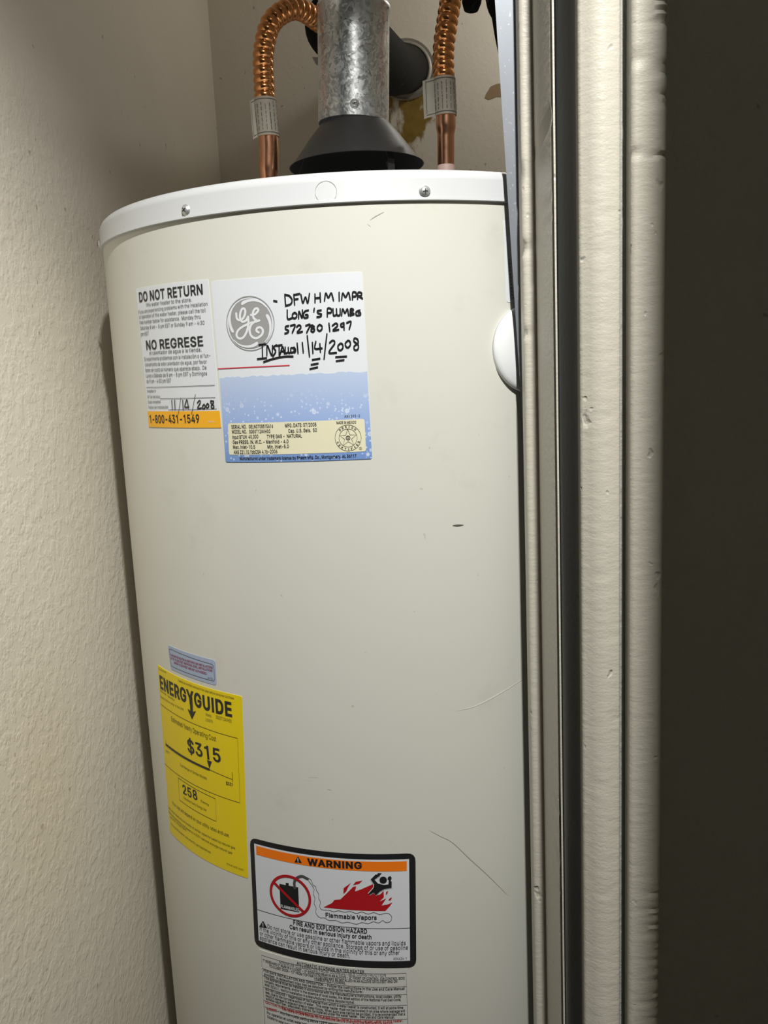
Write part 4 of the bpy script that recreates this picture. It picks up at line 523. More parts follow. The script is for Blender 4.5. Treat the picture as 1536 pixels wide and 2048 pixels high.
# unseen door leaf, added to keep the downlight off casing and hall wall
def make_shade_door(hinge, edge):
    d = (edge - hinge); w = d.length
    t = thing('shade_door', 'added unseen panel door that shades the casing and hall wall', 'door', loc=(hinge.x, hinge.y, 0), rotz=math.atan2(d.y, d.x)); t['kind'] = 'structure'
    obj('slab', boxes(((0, -0.014, 0.012), (w, 0.014, 2.09))), DOOR, t)
    for x0, x1, z0, z1 in ((0.0, 0.11, 0.012, 2.09), (w - 0.11, w, 0.012, 2.09), (0.11, w - 0.11, 0.012, 0.22), (0.11, w - 0.11, 0.86, 1.0), (0.11, w - 0.11, 1.95, 2.09)):
        obj('rail', boxes(((x0, -0.017, z0), (x1, -0.0141, z1)), ((x0, 0.0141, z0), (x1, 0.017, z1))), DOOR, t)
    b = lathe([(0, -0.06), (0.018, -0.058), (0.027, -0.045), (0.024, -0.032), (0.011, -0.026), (0.011, 0.026), (0.024, 0.032), (0.027, 0.045), (0.018, 0.058), (0, 0.06)], 24)
    bmesh.ops.rotate(b, cent=(0, 0, 0), matrix=Matrix.Rotation(math.pi / 2, 3, 'X'), verts=b.verts)
    obj('knob', b, BRASS, t, (w - 0.06, 0, 0.95), 0, True)
make_shade_door(Vector((0.700, 0.53, 0)), Vector((0.1448, 0.25, 0)))

# ------------------------------------------------------------------ tank
pf = thing('platform', 'low wooden platform carrying the water heater', 'platform', loc=(AX, AY, 0), rotz=YAW)
obj('top_board', boxes(((-0.246, -0.232, ZB - 0.025), (0.246, 0.246, ZB))), WOOD, pf)
for x in (-0.24, 0.19):
    for y in (-0.225, 0.19): obj('leg', boxes(((x, y, 0), (x + 0.05, y + 0.05, ZB - 0.025))), WOOD, pf)

heater = thing('water_heater', 'tall off-white cylindrical gas water heater covered with stickers', 'water heater', loc=(AX, AY, ZB))
HP = dict(parent=heater, loc=(0, 0, -ZB))
LZ = 1.6529                                                  # top of the lid
jk = obj('jacket', lathe([(R - 0.012, ZB + 0.030), (R - 0.001, ZB + 0.030), (R, ZB + 0.032), (R, 1.05), (R, 1.30), (R, LZ - 0.012), (R - 0.01, LZ - 0.011)], 256), JACKET, **HP)
auto_smooth(jk, 40)
lid = obj('lid', lathe([(R - 0.004, LZ - 0.0250), (R + 0.0018, LZ - 0.0252), (R + 0.0026, LZ - 0.0246), (R + 0.0024, LZ - 0.0225), (R + 0.0020, LZ - 0.0212), (R + 0.0020, LZ - 0.0085), (R + 0.0014, LZ - 0.0062), (R - 0.0004, LZ - 0.0030), (R - 0.0030, LZ - 0.0008), (R - 0.0070, LZ), (R - 0.05, LZ), (0.03, LZ), (0, LZ)], 256), LID, **HP)
auto_smooth(lid, 50)
obj('base_ring', lathe([(R - 0.02, ZB + 0.015), (R - 0.006, ZB + 0.015), (R - 0.006, ZB + 0.030), (R - 0.02, ZB + 0.030)], 128, True), DARK, **HP)
for k in range(3):
    a = math.radians(60 + 120 * k)
    b = lathe([(0, 0), (0.022, 0), (0.020, 0.015), (0, 0.015)], 20); bmesh.ops.translate(b, vec=(0.22 * math.cos(a), 0.22 * math.sin(a), ZB), verts=b.verts)
    obj('foot', b, DARK, **HP)

def wrap(s, z, off=0.0, rr=R):
    a = s / R
    return Vector(((rr + off) * math.sin(a), -(rr + off) * math.cos(a), z))
def screw_mesh():
    head = lathe([(0, 0.0022), (0.0012, 0.0021), (0.0026, 0.0016), (0.0036, 0.0008), (0.0040, 0.0), (0.0046, 0.0), (0.0047, -0.0004), (0.0047, -0.0008)], 28)
    me = bpy.data.meshes.new('screw'); head.to_mesh(me); head.free(); me.polygons.foreach_set('use_smooth', [True] * len(me.polygons)); me.materials.append(ZINC)
    slot = bmesh.new()
    box(slot, (-0.0019, -0.00042, 0.0014), (0.0019, 0.00042, 0.00235)); box(slot, (-0.00042, -0.0019, 0.0014), (0.00042, 0.0019, 0.00235))
    ms = bpy.data.meshes.new('cross_slot'); slot.to_mesh(ms); slot.free(); ms.materials.append(DARK)
    return me, ms
SCREW, SLOT = screw_mesh()
def put_screw(parent, pos, normal, twist, name='screw'):
    o = bpy.data.objects.new(name, SCREW); COL.objects.link(o); o.parent = parent
    q = normal.to_track_quat('Z', 'Y')
    o.matrix_local = Matrix.Translation(pos) @ q.to_matrix().to_4x4() @ Matrix.Rotation(twist, 4, 'Z')
    s = bpy.data.objects.new('cross_slot', SLOT); COL.objects.link(s); s.parent = o
    return o
for k, (a, z) in enumerate([(-0.542, 1.6346), (0.208, 1.6345), (-1.285, 1.6335), (0.96, 1.6345), (1.75, 1.6345), (2.5, 1.6345), (-2.0, 1.6345), (-2.75, 1.6345)]):
    p = wrap(a * R, z - ZB, 0.0024); put_screw(heater, p, Vector((math.sin(a), -math.cos(a), 0)), 0.6 + k)

# round white plug on the side of the jacket
pc = lathe([(0, 0.0085), (0.012, 0.0083), (0.026, 0.0072), (0.034, 0.0055), (0.0368, 0.0042), (0.0375, 0.0028), (0.0375, 0.0), (0.0, 0.0)], 64)
for v in pc.verts:     # bend to the jacket
    x, y, h = v.co; v.co = wrap(0.150 + x, 1.509 + y, h)
tag(obj('side_cap', pc, PLASTIC, smooth=True, **HP), 'round white plastic cap on the side')

# ------------------------------------------------------------------ stickers: flat shapes in (arc length, height) wrapped round the jacket
def wrap_bm(bm, off, cut=0.004, rim=False, uv0=None):
    xs = [v.co.x for v in bm.verts]
    if cut:
        k = math.ceil(min(xs) / cut)
        while k * cut < max(xs):
            bmesh.ops.bisect_plane(bm, geom=bm.verts[:] + bm.edges[:] + bm.faces[:], plane_co=(k * cut, 0, 0), plane_no=(1, 0, 0)); k += 1
    if uv0 is not None:
        lay = bm.loops.layers.uv.new('UVMap')
        for f in bm.faces:
            for lp in f.loops: lp[lay].uv = (lp.vert.co.x - uv0[0], lp.vert.co.y - uv0[1])
    for v in bm.verts: v.co = wrap(v.co.x, v.co.y, off)
    for f in bm.faces:
        n = f.normal if f.normal.length > 0.5 else (f.normal_update() or f.normal)
        f.normal_update()
        c = f.calc_center_median()
        if f.normal.x * c.x + f.normal.y * c.y < 0: f.normal_flip()
    if rim:
        edges = [e for e in bm.edges if len(e.link_faces) == 1]
        g = bmesh.ops.extrude_edge_only(bm, edges=edges)
        for v in [x for x in g['geom'] if isinstance(x, bmesh.types.BMVert)]:
            h = math.hypot(v.co.x, v.co.y); q = (R - 0.0004) / h; v.co.x *= q; v.co.y *= q
    return bm
def poly(bm, pts):
    """fill an outline of (s, z) points"""
    vs = [bm.verts.new((x, y, 0)) for x, y in pts]
    for t in tessellate_polygon([[Vector((x, y, 0)) for x, y in pts]]):
        try: bm.faces.new([vs[i] for i in t])
        except ValueError: pass
def rounded(q, r, n=4):
    """four corners with rounded ends"""
    if r <= 0: return list(q)
    out = []
    for i in range(4):
        p, a, b = Vector(q[i]), Vector(q[i - 1]), Vector(q[(i + 1) % 4])
        u, w = (a - p).normalized() * r, (b - p).normalized() * r
        for k in range(n + 1):
            t = k / n; out.append(tuple(p + u * (1 - t) ** 2 + w * t ** 2))
    return out
def ribbon(bm, pts, width, smooth=0.0, taper=None):
    """flat stroke along (s, z) points with round ends"""
    P = spline([(x, y, 0) for x, y in pts], smooth) if smooth and len(pts) > 2 else [Vector((x, y, 0)) for x, y in pts]
    n = len(P); prev = None
    for i, p in enumerate(P):
        t = (P[min(i + 1, n - 1)] - P[max(i - 1, 0)])
        t = t.normalized() if t.length > 1e-9 else Vector((1, 0, 0))
        nn = Vector((-t.y, t.x, 0)) * width * 0.5 * (taper(i / (n - 1)) if taper else 1.0)
        cur = (bm.verts.new(p + nn), bm.verts.new(p - nn))
        if prev: bm.faces.new((prev[0], cur[0], cur[1], prev[1]))
        prev = cur
        if i in (0, n - 1) and not taper:
            sgn = -1 if i == 0 else 1; w = width * 0.5
            base = math.atan2(nn.y, nn.x)
            ring = [bm.verts.new(p + Vector((math.cos(base - sgn * math.pi * k / 6), math.sin(base - sgn * math.pi * k / 6), 0)) * w) for k in range(1, 6)]
            bm.faces.new([cur[0]] + ring + [cur[1]])
def ellipse(c, rx, ry, n=48): return [(c[0] + rx * math.cos(2 * math.pi * k / n), c[1] + ry * math.sin(2 * math.pi * k / n)) for k in range(n)]
def annulus(bm, c, rx, ry, w, n=64):
    a = [bm.verts.new((x, y, 0)) for x, y in ellipse(c, rx, ry, n)]; b = [bm.verts.new((x, y, 0)) for x, y in ellipse(c, rx - w, ry - w, n)]
    for k in range(n): bm.faces.new((a[k], a[(k + 1) % n], b[(k + 1) % n], b[k]))
_glyph = {}
def glyph(ch, bold):
    """one letter of the sans-serif type: outline grown for weight, filled where it winds round"""
    key = (ch, bold)
    if key in _glyph: return _glyph[key]
    grow = (0.0, 11.0, 20.0)[bold]; cons = []
    for con in GLYPHS[ch][1].split('|'):
        P = [tuple(map(int, q.split(','))) for q in con.split()]
        if grow:
            n = len(P); Q = []
            for i in range(n):
                (ax, ay), (bx, by), (cx, cy) = P[i - 1], P[i], P[(i + 1) % n]
                l1 = math.hypot(bx - ax, by - ay) or 1; l2 = math.hypot(cx - bx, cy - by) or 1
                nx, ny = -(by - ay) / l1 - (cy - by) / l2, (bx - ax) / l1 + (cx - bx) / l2
                d = max(0.5, (nx * nx + ny * ny) / 2); Q.append((bx + grow * nx / d, by + grow * ny / d * 0.7))
            P = Q
        cons.append(P)
    V = [Vector(p) for P in cons for p in P]; E = []; k = 0
    for P in cons:
        E += [(k + i, k + (i + 1) % len(P)) for i in range(len(P))]; k += len(P)
    ov, oe, of, *_ = delaunay_2d_cdt(V, E, [], 0, 0.01)
    keep = []
    for f in of:
        c = (ov[f[0]] + ov[f[1]] + ov[f[2]]) / 3; w = 0
        for P in cons:
            for (ax, ay), (bx, by) in zip(P, P[1:] + P[:1]):
                if (ay <= c.y) != (by <= c.y):
                    if ax + (c.y - ay) / (by - ay) * (bx - ax) > c.x: w += 1 if by > ay else -1
        if w < 0: keep.append(tuple(f))
    _glyph[key] = ([(v.x / 500.0, v.y / 500.0) for v in ov], keep)
    return _glyph[key]
def text_mesh(txt, bold):
    V, F, x = [], [], 0.0
    for ch in txt:
        if ch == ' ': x += SPACE / 500.0; continue
        gv, gf = glyph(ch, bold); used = sorted({i for f in gf for i in f}); m = {u: len(V) + k for k, u in enumerate(used)}
        V += [Vector((gv[u][0] + x, gv[u][1])) for u in used]; F += [tuple(m[i] for i in f) for f in gf]
        x += (GLYPHS[ch][0] + (10, 16, 30)[bold]) / 500.0
    return V, F
_H = text_mesh('H', 0)[0]; CAP = max(v.y for v in _H) - min(v.y for v in _H)
def lettering(bm, rows):
    for txt, s0, z0, s1, z1, h, bold in rows:
        V, F = text_mesh(txt, bold)
        x0 = min(v.x for v in V); x1 = max(v.x for v in V)
        d = Vector((s1 - s0, z1 - z0)); k = d.length / (x1 - x0); e = d.normalized(); n = Vector((-e.y, e.x)); ky = h / CAP
        vs = []
        for v in V:
            p = Vector((s0, z0)) + e * ((v.x - x0) * k) + n * (v.y * ky); vs.append(bm.verts.new((p.x, p.y, 0)))
        for f in F:
            try: bm.faces.new([vs[i] for i in f])
            except ValueError: pass
def sticker(name, quad, radius, mat, label, uv0=None):
    bm = bmesh.new(); poly(bm, rounded(quad, radius))
    return tag(obj(name, wrap_bm(bm, 0.0003, rim=True, uv0=uv0), mat, **HP), label)
def sub(name, parent, mat, off, fill, cut=0.004, uv0=None, label=None):
    bm = bmesh.new(); fill(bm)
    many = name.endswith('lettering') or name in ('ruled_line', 'handwriting', 'handwritten_date', 'pen_slash', 'certified_seal', 'flames', 'fleeing_figure')
    return tag(obj(name, wrap_bm(bm, off, cut, uv0=uv0), mat, parent), label, kind='stuff' if many else None)
def polys(*outl): return lambda bm: [poly(bm, o) for o in outl]
def ribbons(lines, w, sm=0.0): return lambda bm: [ribbon(bm, l, w, sm) for l in lines]
def letters(rows): return lambda bm: lettering(bm, rows)

# "do not return" notice
st = sticker('return_notice', RETURN_LABEL, 0.0006, PAPER, 'white do-not-return notice with amber phone strip')
sub('amber_strip', st, AMBER, 0.0005, polys(RETURN_BAND))
sub('lettering', st, INK, 0.0007, letters(RETURN_TEXT), 0)
sub('small_code', st, WHITE_INK, 0.0007, letters(RETURN_SMALL), 0)
sub('ruled_line', st, INK, 0.0007, ribbons(RETURN_RULES, 0.0004))
sub('handwritten_date', st, MARKER, 0.0009, ribbons(RETURN_HAND[:2] + RETURN_HAND[3:6] + RETURN_HAND[7:], 0.0011, 0.0008), 0)
sub('pen_slash', st, INK_GREY, 0.0009, ribbons([RETURN_HAND[2], RETURN_HAND[6]], 0.0006, 0.002), 0)

# rating label with the round monogram
st = sticker('rating_label', RATING_LABEL, 0.002, PAPER, 'white and blue rating label with round grey monogram and handwriting')
bq = rounded([RATING_BLUE[3], RATING_BLUE[2], RATING_BLUE[1], RATING_BLUE[0]], 0.0)
bx0, by0 = RATING_BLUE[3]; top = []
for k in range(61):
    t = k / 60; x = RATING_BLUE[1][0] + (RATING_BLUE[0][0] - RATING_BLUE[1][0]) * t
    top.append((x, RATING_BLUE[0][1] + random.uniform(-0.0007, 0.0007)))
bl = rounded(RATING_LABEL, 0.002); low = [p for p in bl if p[1] < 1.46]
sub('water_print', st, DROPS, 0.0005, polys(list(reversed(top)) + low), uv0=(bx0, by0))
sub('data_panel', st, PAPER_CREAM, 0.0007, polys(rounded(RATING_CREAM, 0.002)))
sub('lettering', st, INK, 0.0009, letters(RATING_TEXT), 0)
sub('red_rule', st, RED_RULE_MAT, 0.0007, ribbons([RED_RULE], 0.0008))
lc = (-0.0925, 1.5393); lr = 0.0222
lg = sub('monogram', st, LOGO_GREY, 0.0006, lambda bm: annulus(bm, lc, lr, lr, 0.0008), label='grey round monogram with white script letters')
sub('monogram_disc', st, LOGO_GREY, 0.0006, polys(ellipse(lc, lr * 0.905, lr * 0.905)))
def curls(bm):
    for k in range(4):          # four white swirls round the inside of the disc, each a drop that runs out into the rim
        a0 = math.radians(112 - 90 * k); P = []
        for j in range(19):
            t = j / 18; a = a0 - math.radians(74) * t; rr = lr * (0.755 + 0.145 * min(1, t * 1.25) ** 0.75)
            P.append((lc[0] + rr * math.cos(a), lc[1] + rr * math.sin(a)))
        ribbon(bm, P, lr * 0.125, 0, lambda t: math.sqrt(max(0.02, 1 - ((t - 0.11) / 0.13) ** 2)) if t < 0.11 else max(0.12, 1 - 0.85 * (t - 0.11)))
sub('monogram_swirls', st, WHITE_INK, 0.0008, curls, 0)
sub('monogram_script', st, WHITE_INK, 0.0008, ribbons(LOGO_MONO, 0.0019, 0.0006), 0)
sub('handwriting', st, MARKER, 0.0011, ribbons(RATING_HAND, 0.00115, 0.0007), 0)
sc = SEAL[0]
def seal(bm):
    annulus(bm, sc, 0.0109, 0.0109, 0.0003); annulus(bm, sc, 0.0076, 0.0076, 0.0003)
    star = [(sc[0] + r * math.sin(math.radians(36 * k)), sc[1] + r * math.cos(math.radians(36 * k))) for k in range(11) for r in [0.0073 if k % 2 == 0 else 0.0030]]
    ribbon(bm, star, 0.00035)
    annulus(bm, sc, 0.0019, 0.0019, 0.0006)
    annulus(bm, SEAL[3], 0.0012, 0.0012, 0.0002, 24)
    lettering(bm, [('A', sc[0] - 0.0007, sc[1] - 0.0009, sc[0] + 0.0007, sc[1] - 0.0009, 0.0019, 1), ('R', SEAL[3][0] - 0.0004, SEAL[3][1] - 0.0005, SEAL[3][0] + 0.0005, SEAL[3][1] - 0.0005, 0.0011, 0)])
    for word, mid, sgn in (('DESIGN', 90, -1), ('CERTIFIED', 270, 1)):
        step = 17
        for i, ch in enumerate(word):
            a = math.radians(mid + sgn * step * (i - (len(word) - 1) / 2)); rr = 0.0084 if sgn < 0 else 0.0102
            e = (math.sin(a), -math.cos(a)) if sgn < 0 else (-math.sin(a), math.cos(a)); w = 0.0003 if ch == 'I' else 0.0007
            c = (sc[0] + rr * math.cos(a), sc[1] + rr * math.sin(a))
            lettering(bm, [(ch, c[0] - e[0] * w, c[1] - e[1] * w, c[0] + e[0] * w, c[1] + e[1] * w, 0.0017, 1)])
sub('certified_seal', st, INK, 0.0009, seal, 0)

# small blue altitude notice and yellow energy label
st = sticker('altitude_notice', ALTITUDE_LABEL, 0.003, BLUE_PALE, 'small pale blue notice with dull red lettering')
sub('border_line', st, INK_GREY, 0.0005, ribbons([rounded(ALTITUDE_RULE[:4], 0.003) + [rounded(ALTITUDE_RULE[:4], 0.003)[0]]], 0.0004))
sub('lettering', st, RED_DARK, 0.0005, letters(ALTITUDE_TEXT), 0)
sub('small_code', st, INK_GREY, 0.0005, letters(ALTITUDE_CODE), 0)
st = sticker('energy_label', ENERGY_LABEL, 0.002, YELLOW, 'bright yellow energy label with black type and cost scale')
sub('lettering', st, INK, 0.0005, letters(ENERGY_TEXT), 0)
sub('ruled_line', st, INK, 0.0005, ribbons(ENERGY_RULES, 0.0005))
sub('cost_scale_bar', st, INK, 0.0006, ribbons([ENERGY_BAR], 0.0024))
sub('cost_pointer', st, INK, 0.0006, polys(ENERGY_POINTER))
sub('arrow', st, INK, 0.0006, polys(ENERGY_ARROW))

# warning sticker
st = sticker('warning_sticker', WARNING_LABEL, 0.008, INK, 'black-framed flammable vapour warning sticker with orange header')
sub('white_panel', st, PAPER, 0.0005, polys(WARNING_PANEL))
sub('orange_header', st, ORANGE, 0.0007, polys(WARNING_ORANGE))
sub('lettering', st, INK, 0.0009, letters(WARNING_TEXT), 0)
sub('divider', st, INK, 0.0007, ribbons([WARNING_RULE], 0.0005))
for t_ in WARNING_TRI: sub('alert_triangle', st, INK, 0.0009, polys(t_))
for t in WARNING_TRI:
    def bang(bm):
        cx = sum(p[0] for p in t) / 3; cz = sum(p[1] for p in t) / 3
        ribbon(bm, [(cx, cz + 0.0022), (cx, cz - 0.0006)], 0.0008); poly(bm, ellipse((cx, cz - 0.0016), 0.0004, 0.0004, 10))
    sub('alert_mark', st, WHITE_INK, 0.0011, bang, 0)
sub('fuel_can', st, INK, 0.0007, polys(*WARNING_CAN))
sub('hose', st, INK_GREY, 0.0009, ribbons([WARNING_HOSE], 0.0026, 0.001))
sub('can_lettering', st, WHITE_INK, 0.0009, letters(WARNING_CAN_TEXT), 0)
sub('vapour_outline', st, INK, 0.0008, ribbons([WARNING_VAPOR], 0.00035, 0.0008))
def ban(bm):
    annulus(bm, (-0.0918, 1.0224), 0.0210, 0.0212, 0.0026); ribbon(bm, WARNING_BAR, 0.0026)
sub('prohibition_ring', st, RED, 0.0010, ban)
sub('flames', st, RED, 0.0007, polys(*WARNING_FLAME))
sub('fleeing_figure', st, INK, 0.0011, lambda bm: ([poly(bm, o) for o in WARNING_MAN], poly(bm, ellipse(WARNING_HEAD[0], 0.0033, 0.0033, 24))))
sub('figure_outline', st, WHITE_INK, 0.0009, lambda bm: [ribbon(bm, o + [o[0]], 0.0012) for o in WARNING_MAN[:1]])

# installation notice below it
q = INFO_LABEL
st = sticker('installation_notice', [q[0], q[1], (0.0122, 0.835), (-0.1342, 0.8387)], 0.001, INFO_PAPER, 'grey-white installation notice of dense small print')
sub('lettering', st, INK, 0.0005, letters(INFO_TEXT), 0)
sub('red_lettering', st, RED, 0.0005, letters(INFO_RED), 0)
sub('ruled_line', st, INK_GREY, 0.0005, ribbons(INFO_RULES, 0.0004))

# tall narrow sticker at the right, mostly behind the steel strip
st = sticker('side_notice', [(0.1264, 1.6140), (0.205, 1.6140), (0.2063, 1.5477), (0.1277, 1.5477)], 0.0025, PAPER, 'tall white notice half hidden by the steel strip')
sub('lettering', st, INK_GREY, 0.0005, letters([(t, 0.1305 + 0.0002 * i, 1.5810 - 0.0028 * i, 0.1305 + 0.0002 * i + (0.0014 if len(t) == 1 else 0.0032), 1.5810 - 0.0028 * i, 0.0018, 1) for i, t in enumerate(['T', 'H', 'S', 'P', 'H', 'S', 'S', 'R', 'N', 'N', 'M', 'PL'])]), 0)

# scuffs on jacket and lid
for pts, w, mat, nm in ((MARKS[0], 0.0010, SCUFF_PALE, 'scratch'), (MARKS[1], 0.0007, SCUFF_GREY, 'scratch'), (MARKS[2], 0.0018, SCUFF, 'paint_nick'), (MARKS[3], 0.0005, SCUFF, 'scratch'), (MARKS[4], 0.0004, SCUFF_GREY, 'scratch'), (MARKS[5], 0.0011, SCUFF_GREY, 'scratch'), (MARKS[6], 0.0007, SCUFF_GREY, 'scratch'), (MARKS[7], 0.0010, SCUFF_GREY, 'scratch')):
    bm = bmesh.new(); ribbon(bm, pts, w, 0.004, lambda t: max(0.15, math.sin(math.pi * (0.06 + 0.88 * t))))
    obj(nm, wrap_bm(bm, 0.00025), mat, **HP)
bm = bmesh.new(); ring = [(-0.0215 + 0.0085 * math.cos(a) * 1.0, 1.6365 + 0.0083 * math.sin(a)) for a in [math.radians(-60 + 300 * k / 40) for k in range(41)]]
ribbon(bm, ring, 0.0003); bm2 = wrap_bm(bm, 0.0023); obj('pencil_ring', bm2, SCUFF_GREY, **HP)

# ------------------------------------------------------------------ draft hood on the lid
hood = thing('draft_hood', 'black conical draft hood on the heater lid', 'draft hood', loc=(AX, AY, LZ))
hz = 1.7130 - LZ
cone = lathe([(0.0350, hz + 0.0428), (0.0370, hz + 0.0428), (0.0374, hz + 0.0422), (0.0380, hz + 0.0415), (0.0480, hz + 0.030), (0.0640, hz + 0.0090), (0.0722, hz - 0.0005), (0.0726, hz), (0.0716, hz), (0.0632, hz + 0.0095), (0.0470, hz + 0.030), (0.0368, hz + 0.041), (0.0355, hz + 0.0420)], 96, True)
cone.faces.ensure_lookup_table()
co_ = auto_smooth(obj('cone', cone, [HOOD, INNER_SHADE], hood), 60)
for p in co_.data.polygons:
    c = p.center
    if p.normal.x * c.x + p.normal.y * c.y < 0 and c.z < hz + 0.043: p.material_index = 1
for a in (36, -84, 139.5):
    a = math.radians(a); b = bmesh.new(); w = 0.0040
    pts = [(0.0600, 0.0), (0.0600, 0.012), (0.0610, hz - 0.004), (0.0545, hz + 0.0140)]
    vv = []
    for r, z in pts:
        row = []
        for dr in (0.0, 0.0012):
            for dw in (-w, w): row.append(b.verts.new(((r + dr) * math.sin(a) + dw * math.cos(a), -(r + dr) * math.cos(a) + dw * math.sin(a), z)))
        vv.append(row)
    for A, B in zip(vv, vv[1:]):
        for i, j in ((0, 1), (1, 3), (3, 2), (2, 0)): b.faces.new((A[i], A[j], B[j], B[i]))
    b.faces.new([vv[0][i] for i in (0, 1, 3, 2)]); b.faces.new([vv[-1][i] for i in (0, 2, 3, 1)])
    bmesh.ops.recalc_face_normals(b, faces=b.faces); obj('leg', b, HOOD, hood)

# ------------------------------------------------------------------ flue pipe
flue = thing('flue_pipe', 'spangled galvanised flue pipe rising from the black hood', 'flue pipe', loc=(AX - 0.0012, AY, 1.7565))
flue.rotation_euler = (0, math.radians(2.85), 0)
r0 = 0.0378
auto_smooth(obj('lower_section', lathe([(r0 - 0.0008, 0.0), (r0, 0.0), (r0, 0.085), (r0, 0.1105), (r0 + 0.0008, 0.1115), (r0 + 0.0009, 0.1160), (r0, 0.1168), (r0 - 0.0008, 0.1160), (r0 - 0.0009, 0.085)], 96, True), GALV, flue), 60)
auto_smooth(obj('upper_section', lathe([(r0 - 0.0022, 0.09), (r0 - 0.0014, 0.09), (r0 - 0.0014, 0.118), (r0 - 0.0002, 0.124), (r0, 0.13), (r0, 0.684), (r0 - 0.0008, 0.684), (r0 - 0.0010, 0.13)], 96, True), GALV, flue), 60)
a = math.radians(3); put_screw(flue, Vector((r0 * math.sin(a), -r0 * math.cos(a) - 0.0006, 0.0105)), Vector((math.sin(a), -math.cos(a), 0)), 0.3)
b = bmesh.new(); tri = [(-0.0448, 0.0705), (-0.0360, 0.0700), (-0.0360, 0.0605), (-0.0405, 0.0630)]
f = b.faces.new([b.verts.new((x, 0.010, z)) for x, z in tri]); g = bmesh.ops.extrude_face_region(b, geom=[f])
bmesh.ops.translate(b, vec=(0, 0.0008, 0), verts=[v for v in g['geom'] if isinstance(v, bmesh.types.BMVert)]); bmesh.ops.recalc_face_normals(b, faces=b.faces)
obj('seam_tab', b, TAB, flue)

# ------------------------------------------------------------------ flexible copper connectors
def connector(name, label, sleeve, flexpath, r_flex, r_sleeve, pitch, tagz, flap, gasket, phase=0.0):
    base = sleeve[0]
    t = thing(name, label, 'water connector', loc=base, group='copper connectors on the lid')
    off = Vector(base)
    sp = [Vector(p) - off for p in sleeve]
    L = sum((b - a).length for a, b in zip(sp, sp[1:]))
    def rs(d):
        u = d / L
        k = min(1.0, max(0.0, (u - 0.40) / 0.12)); k = k * k * (3 - 2 * k)
        return r_sleeve * (0.86 + 0.14 * k)
    P = spline(sp, 0.0025)
    obj('sleeve', tube(P, rs, 32), COPPER, t, smooth=True)
    fp = spline([Vector(p) - off for p in flexpath], pitch / 14.0)
    obj('corrugated_tube', tube(fp, lambda d: r_flex * (0.83 + 0.19 * abs(math.cos(math.pi * d / pitch + phase)) ** 0.6), 28), COPPER_FLEX, t, smooth=True)
    if gasket:
        g = lathe([(0.0, -0.050), (0.0100, -0.050), (0.0100, -0.002), (0.0092, 0.002), (0.0, 0.002)], 32); g2 = obj('gasket', g, GASKET, t, (0, 0, 0), 0, False); auto_smooth(g2)
    # paper tag wrapped round the joint, its end left standing out
    z0, z1, cx, rr, lean = tagz
    bm = bmesh.new(); cols = []
    n = 26; a0, a1 = math.radians(-75), math.radians(210)
    pts = [(rr * math.sin(a0 + (a1 - a0) * k / n), -rr * math.cos(a0 + (a1 - a0) * k / n)) for k in range(n + 1)]
    pts = [(pts[0][0] - flap * u, pts[0][1] - 0.0035 * u + 0.004 * u * u) for u in (1.0, 0.75, 0.5, 0.25)] + pts
    for i, (x, y) in enumerate(pts):
        drop = (-0.0025 if i < 4 else 0.0) * (1 - i / 4 if i < 4 else 0)
        ln = lambda z: lean * (z - z0) / (z1 - z0)
        cols.append((bm.verts.new((cx + x + 0, y, z0 + drop)), bm.verts.new((cx + x + lean, y, z1 + drop))))
    for p, q in zip(cols, cols[1:]): bm.faces.new((p[0], q[0], q[1], p[1]))
    g = bmesh.ops.solidify(bm, geom=bm.faces[:], thickness=0.00035); bmesh.ops.recalc_face_normals(bm, faces=bm.faces)
    tg = auto_smooth(obj('paper_tag', bm, PAPER_TAG, t), 50)
    # print on the tag: border and columns of small type
    pr = bmesh.new()
    def strip(k0, k1, za, zb):
        prev = None
        for i in range(k0, k1 + 1):
            x, y = pts[i]; nrm = Vector((x, y, 0)).normalized() * 0.0005 if i >= 4 else Vector((-0.2, -1, 0)).normalized() * 0.0005
            f0 = (za - z0) / (z1 - z0); f1 = (zb - z0) / (z1 - z0); d = -0.0025 * (1 - i / 4) if i < 4 else 0
            cur = (pr.verts.new((cx + x + nrm.x + lean * f0, y + nrm.y, za + d)), pr.verts.new((cx + x + nrm.x + lean * f1, y + nrm.y, zb + d)))
            if prev: pr.faces.new((prev[0], cur[0], cur[1], prev[1]))
            prev = cur
    strip(1, 28, z0 + 0.0022, z0 + 0.0028); strip(1, 28, z1 - 0.0028, z1 - 0.0022)
    def column(i, w, za, zb):
        x, y = pts[i]; x2, y2 = pts[i + 1]; a = Vector((x, y, 0)); b = Vector((x2, y2, 0)); e = (b - a) * w
        nrm = Vector((e.y, -e.x, 0)).normalized() * 0.00055
        q = [a + nrm, a + e + nrm]
        f0 = (za - z0) / (z1 - z0) * lean; f1 = (zb - z0) / (z1 - z0) * lean
        pr.faces.new([pr.verts.new((cx + q[0].x + f0, q[0].y, za)), pr.verts.new((cx + q[1].x + f0, q[1].y, za)), pr.verts.new((cx + q[1].x + f1, q[1].y, zb)), pr.verts.new((cx + q[0].x + f1, q[0].y, zb))])
    column(1, 0.2, z0 + 0.002, z1 - 0.003)
    for i in range(5, 22, 2):
        z = z0 + 0.005
        while z < z1 - 0.006:
            ln = random.uniform(0.002, 0.006); column(i, random.choice((0.25, 0.35)), z, min(z + ln, z1 - 0.005)); z += ln + random.uniform(0.0006, 0.002)
    tag(obj('tag_print', pr, INK_GREY, tg), kind='stuff')
    return t
Y = AY
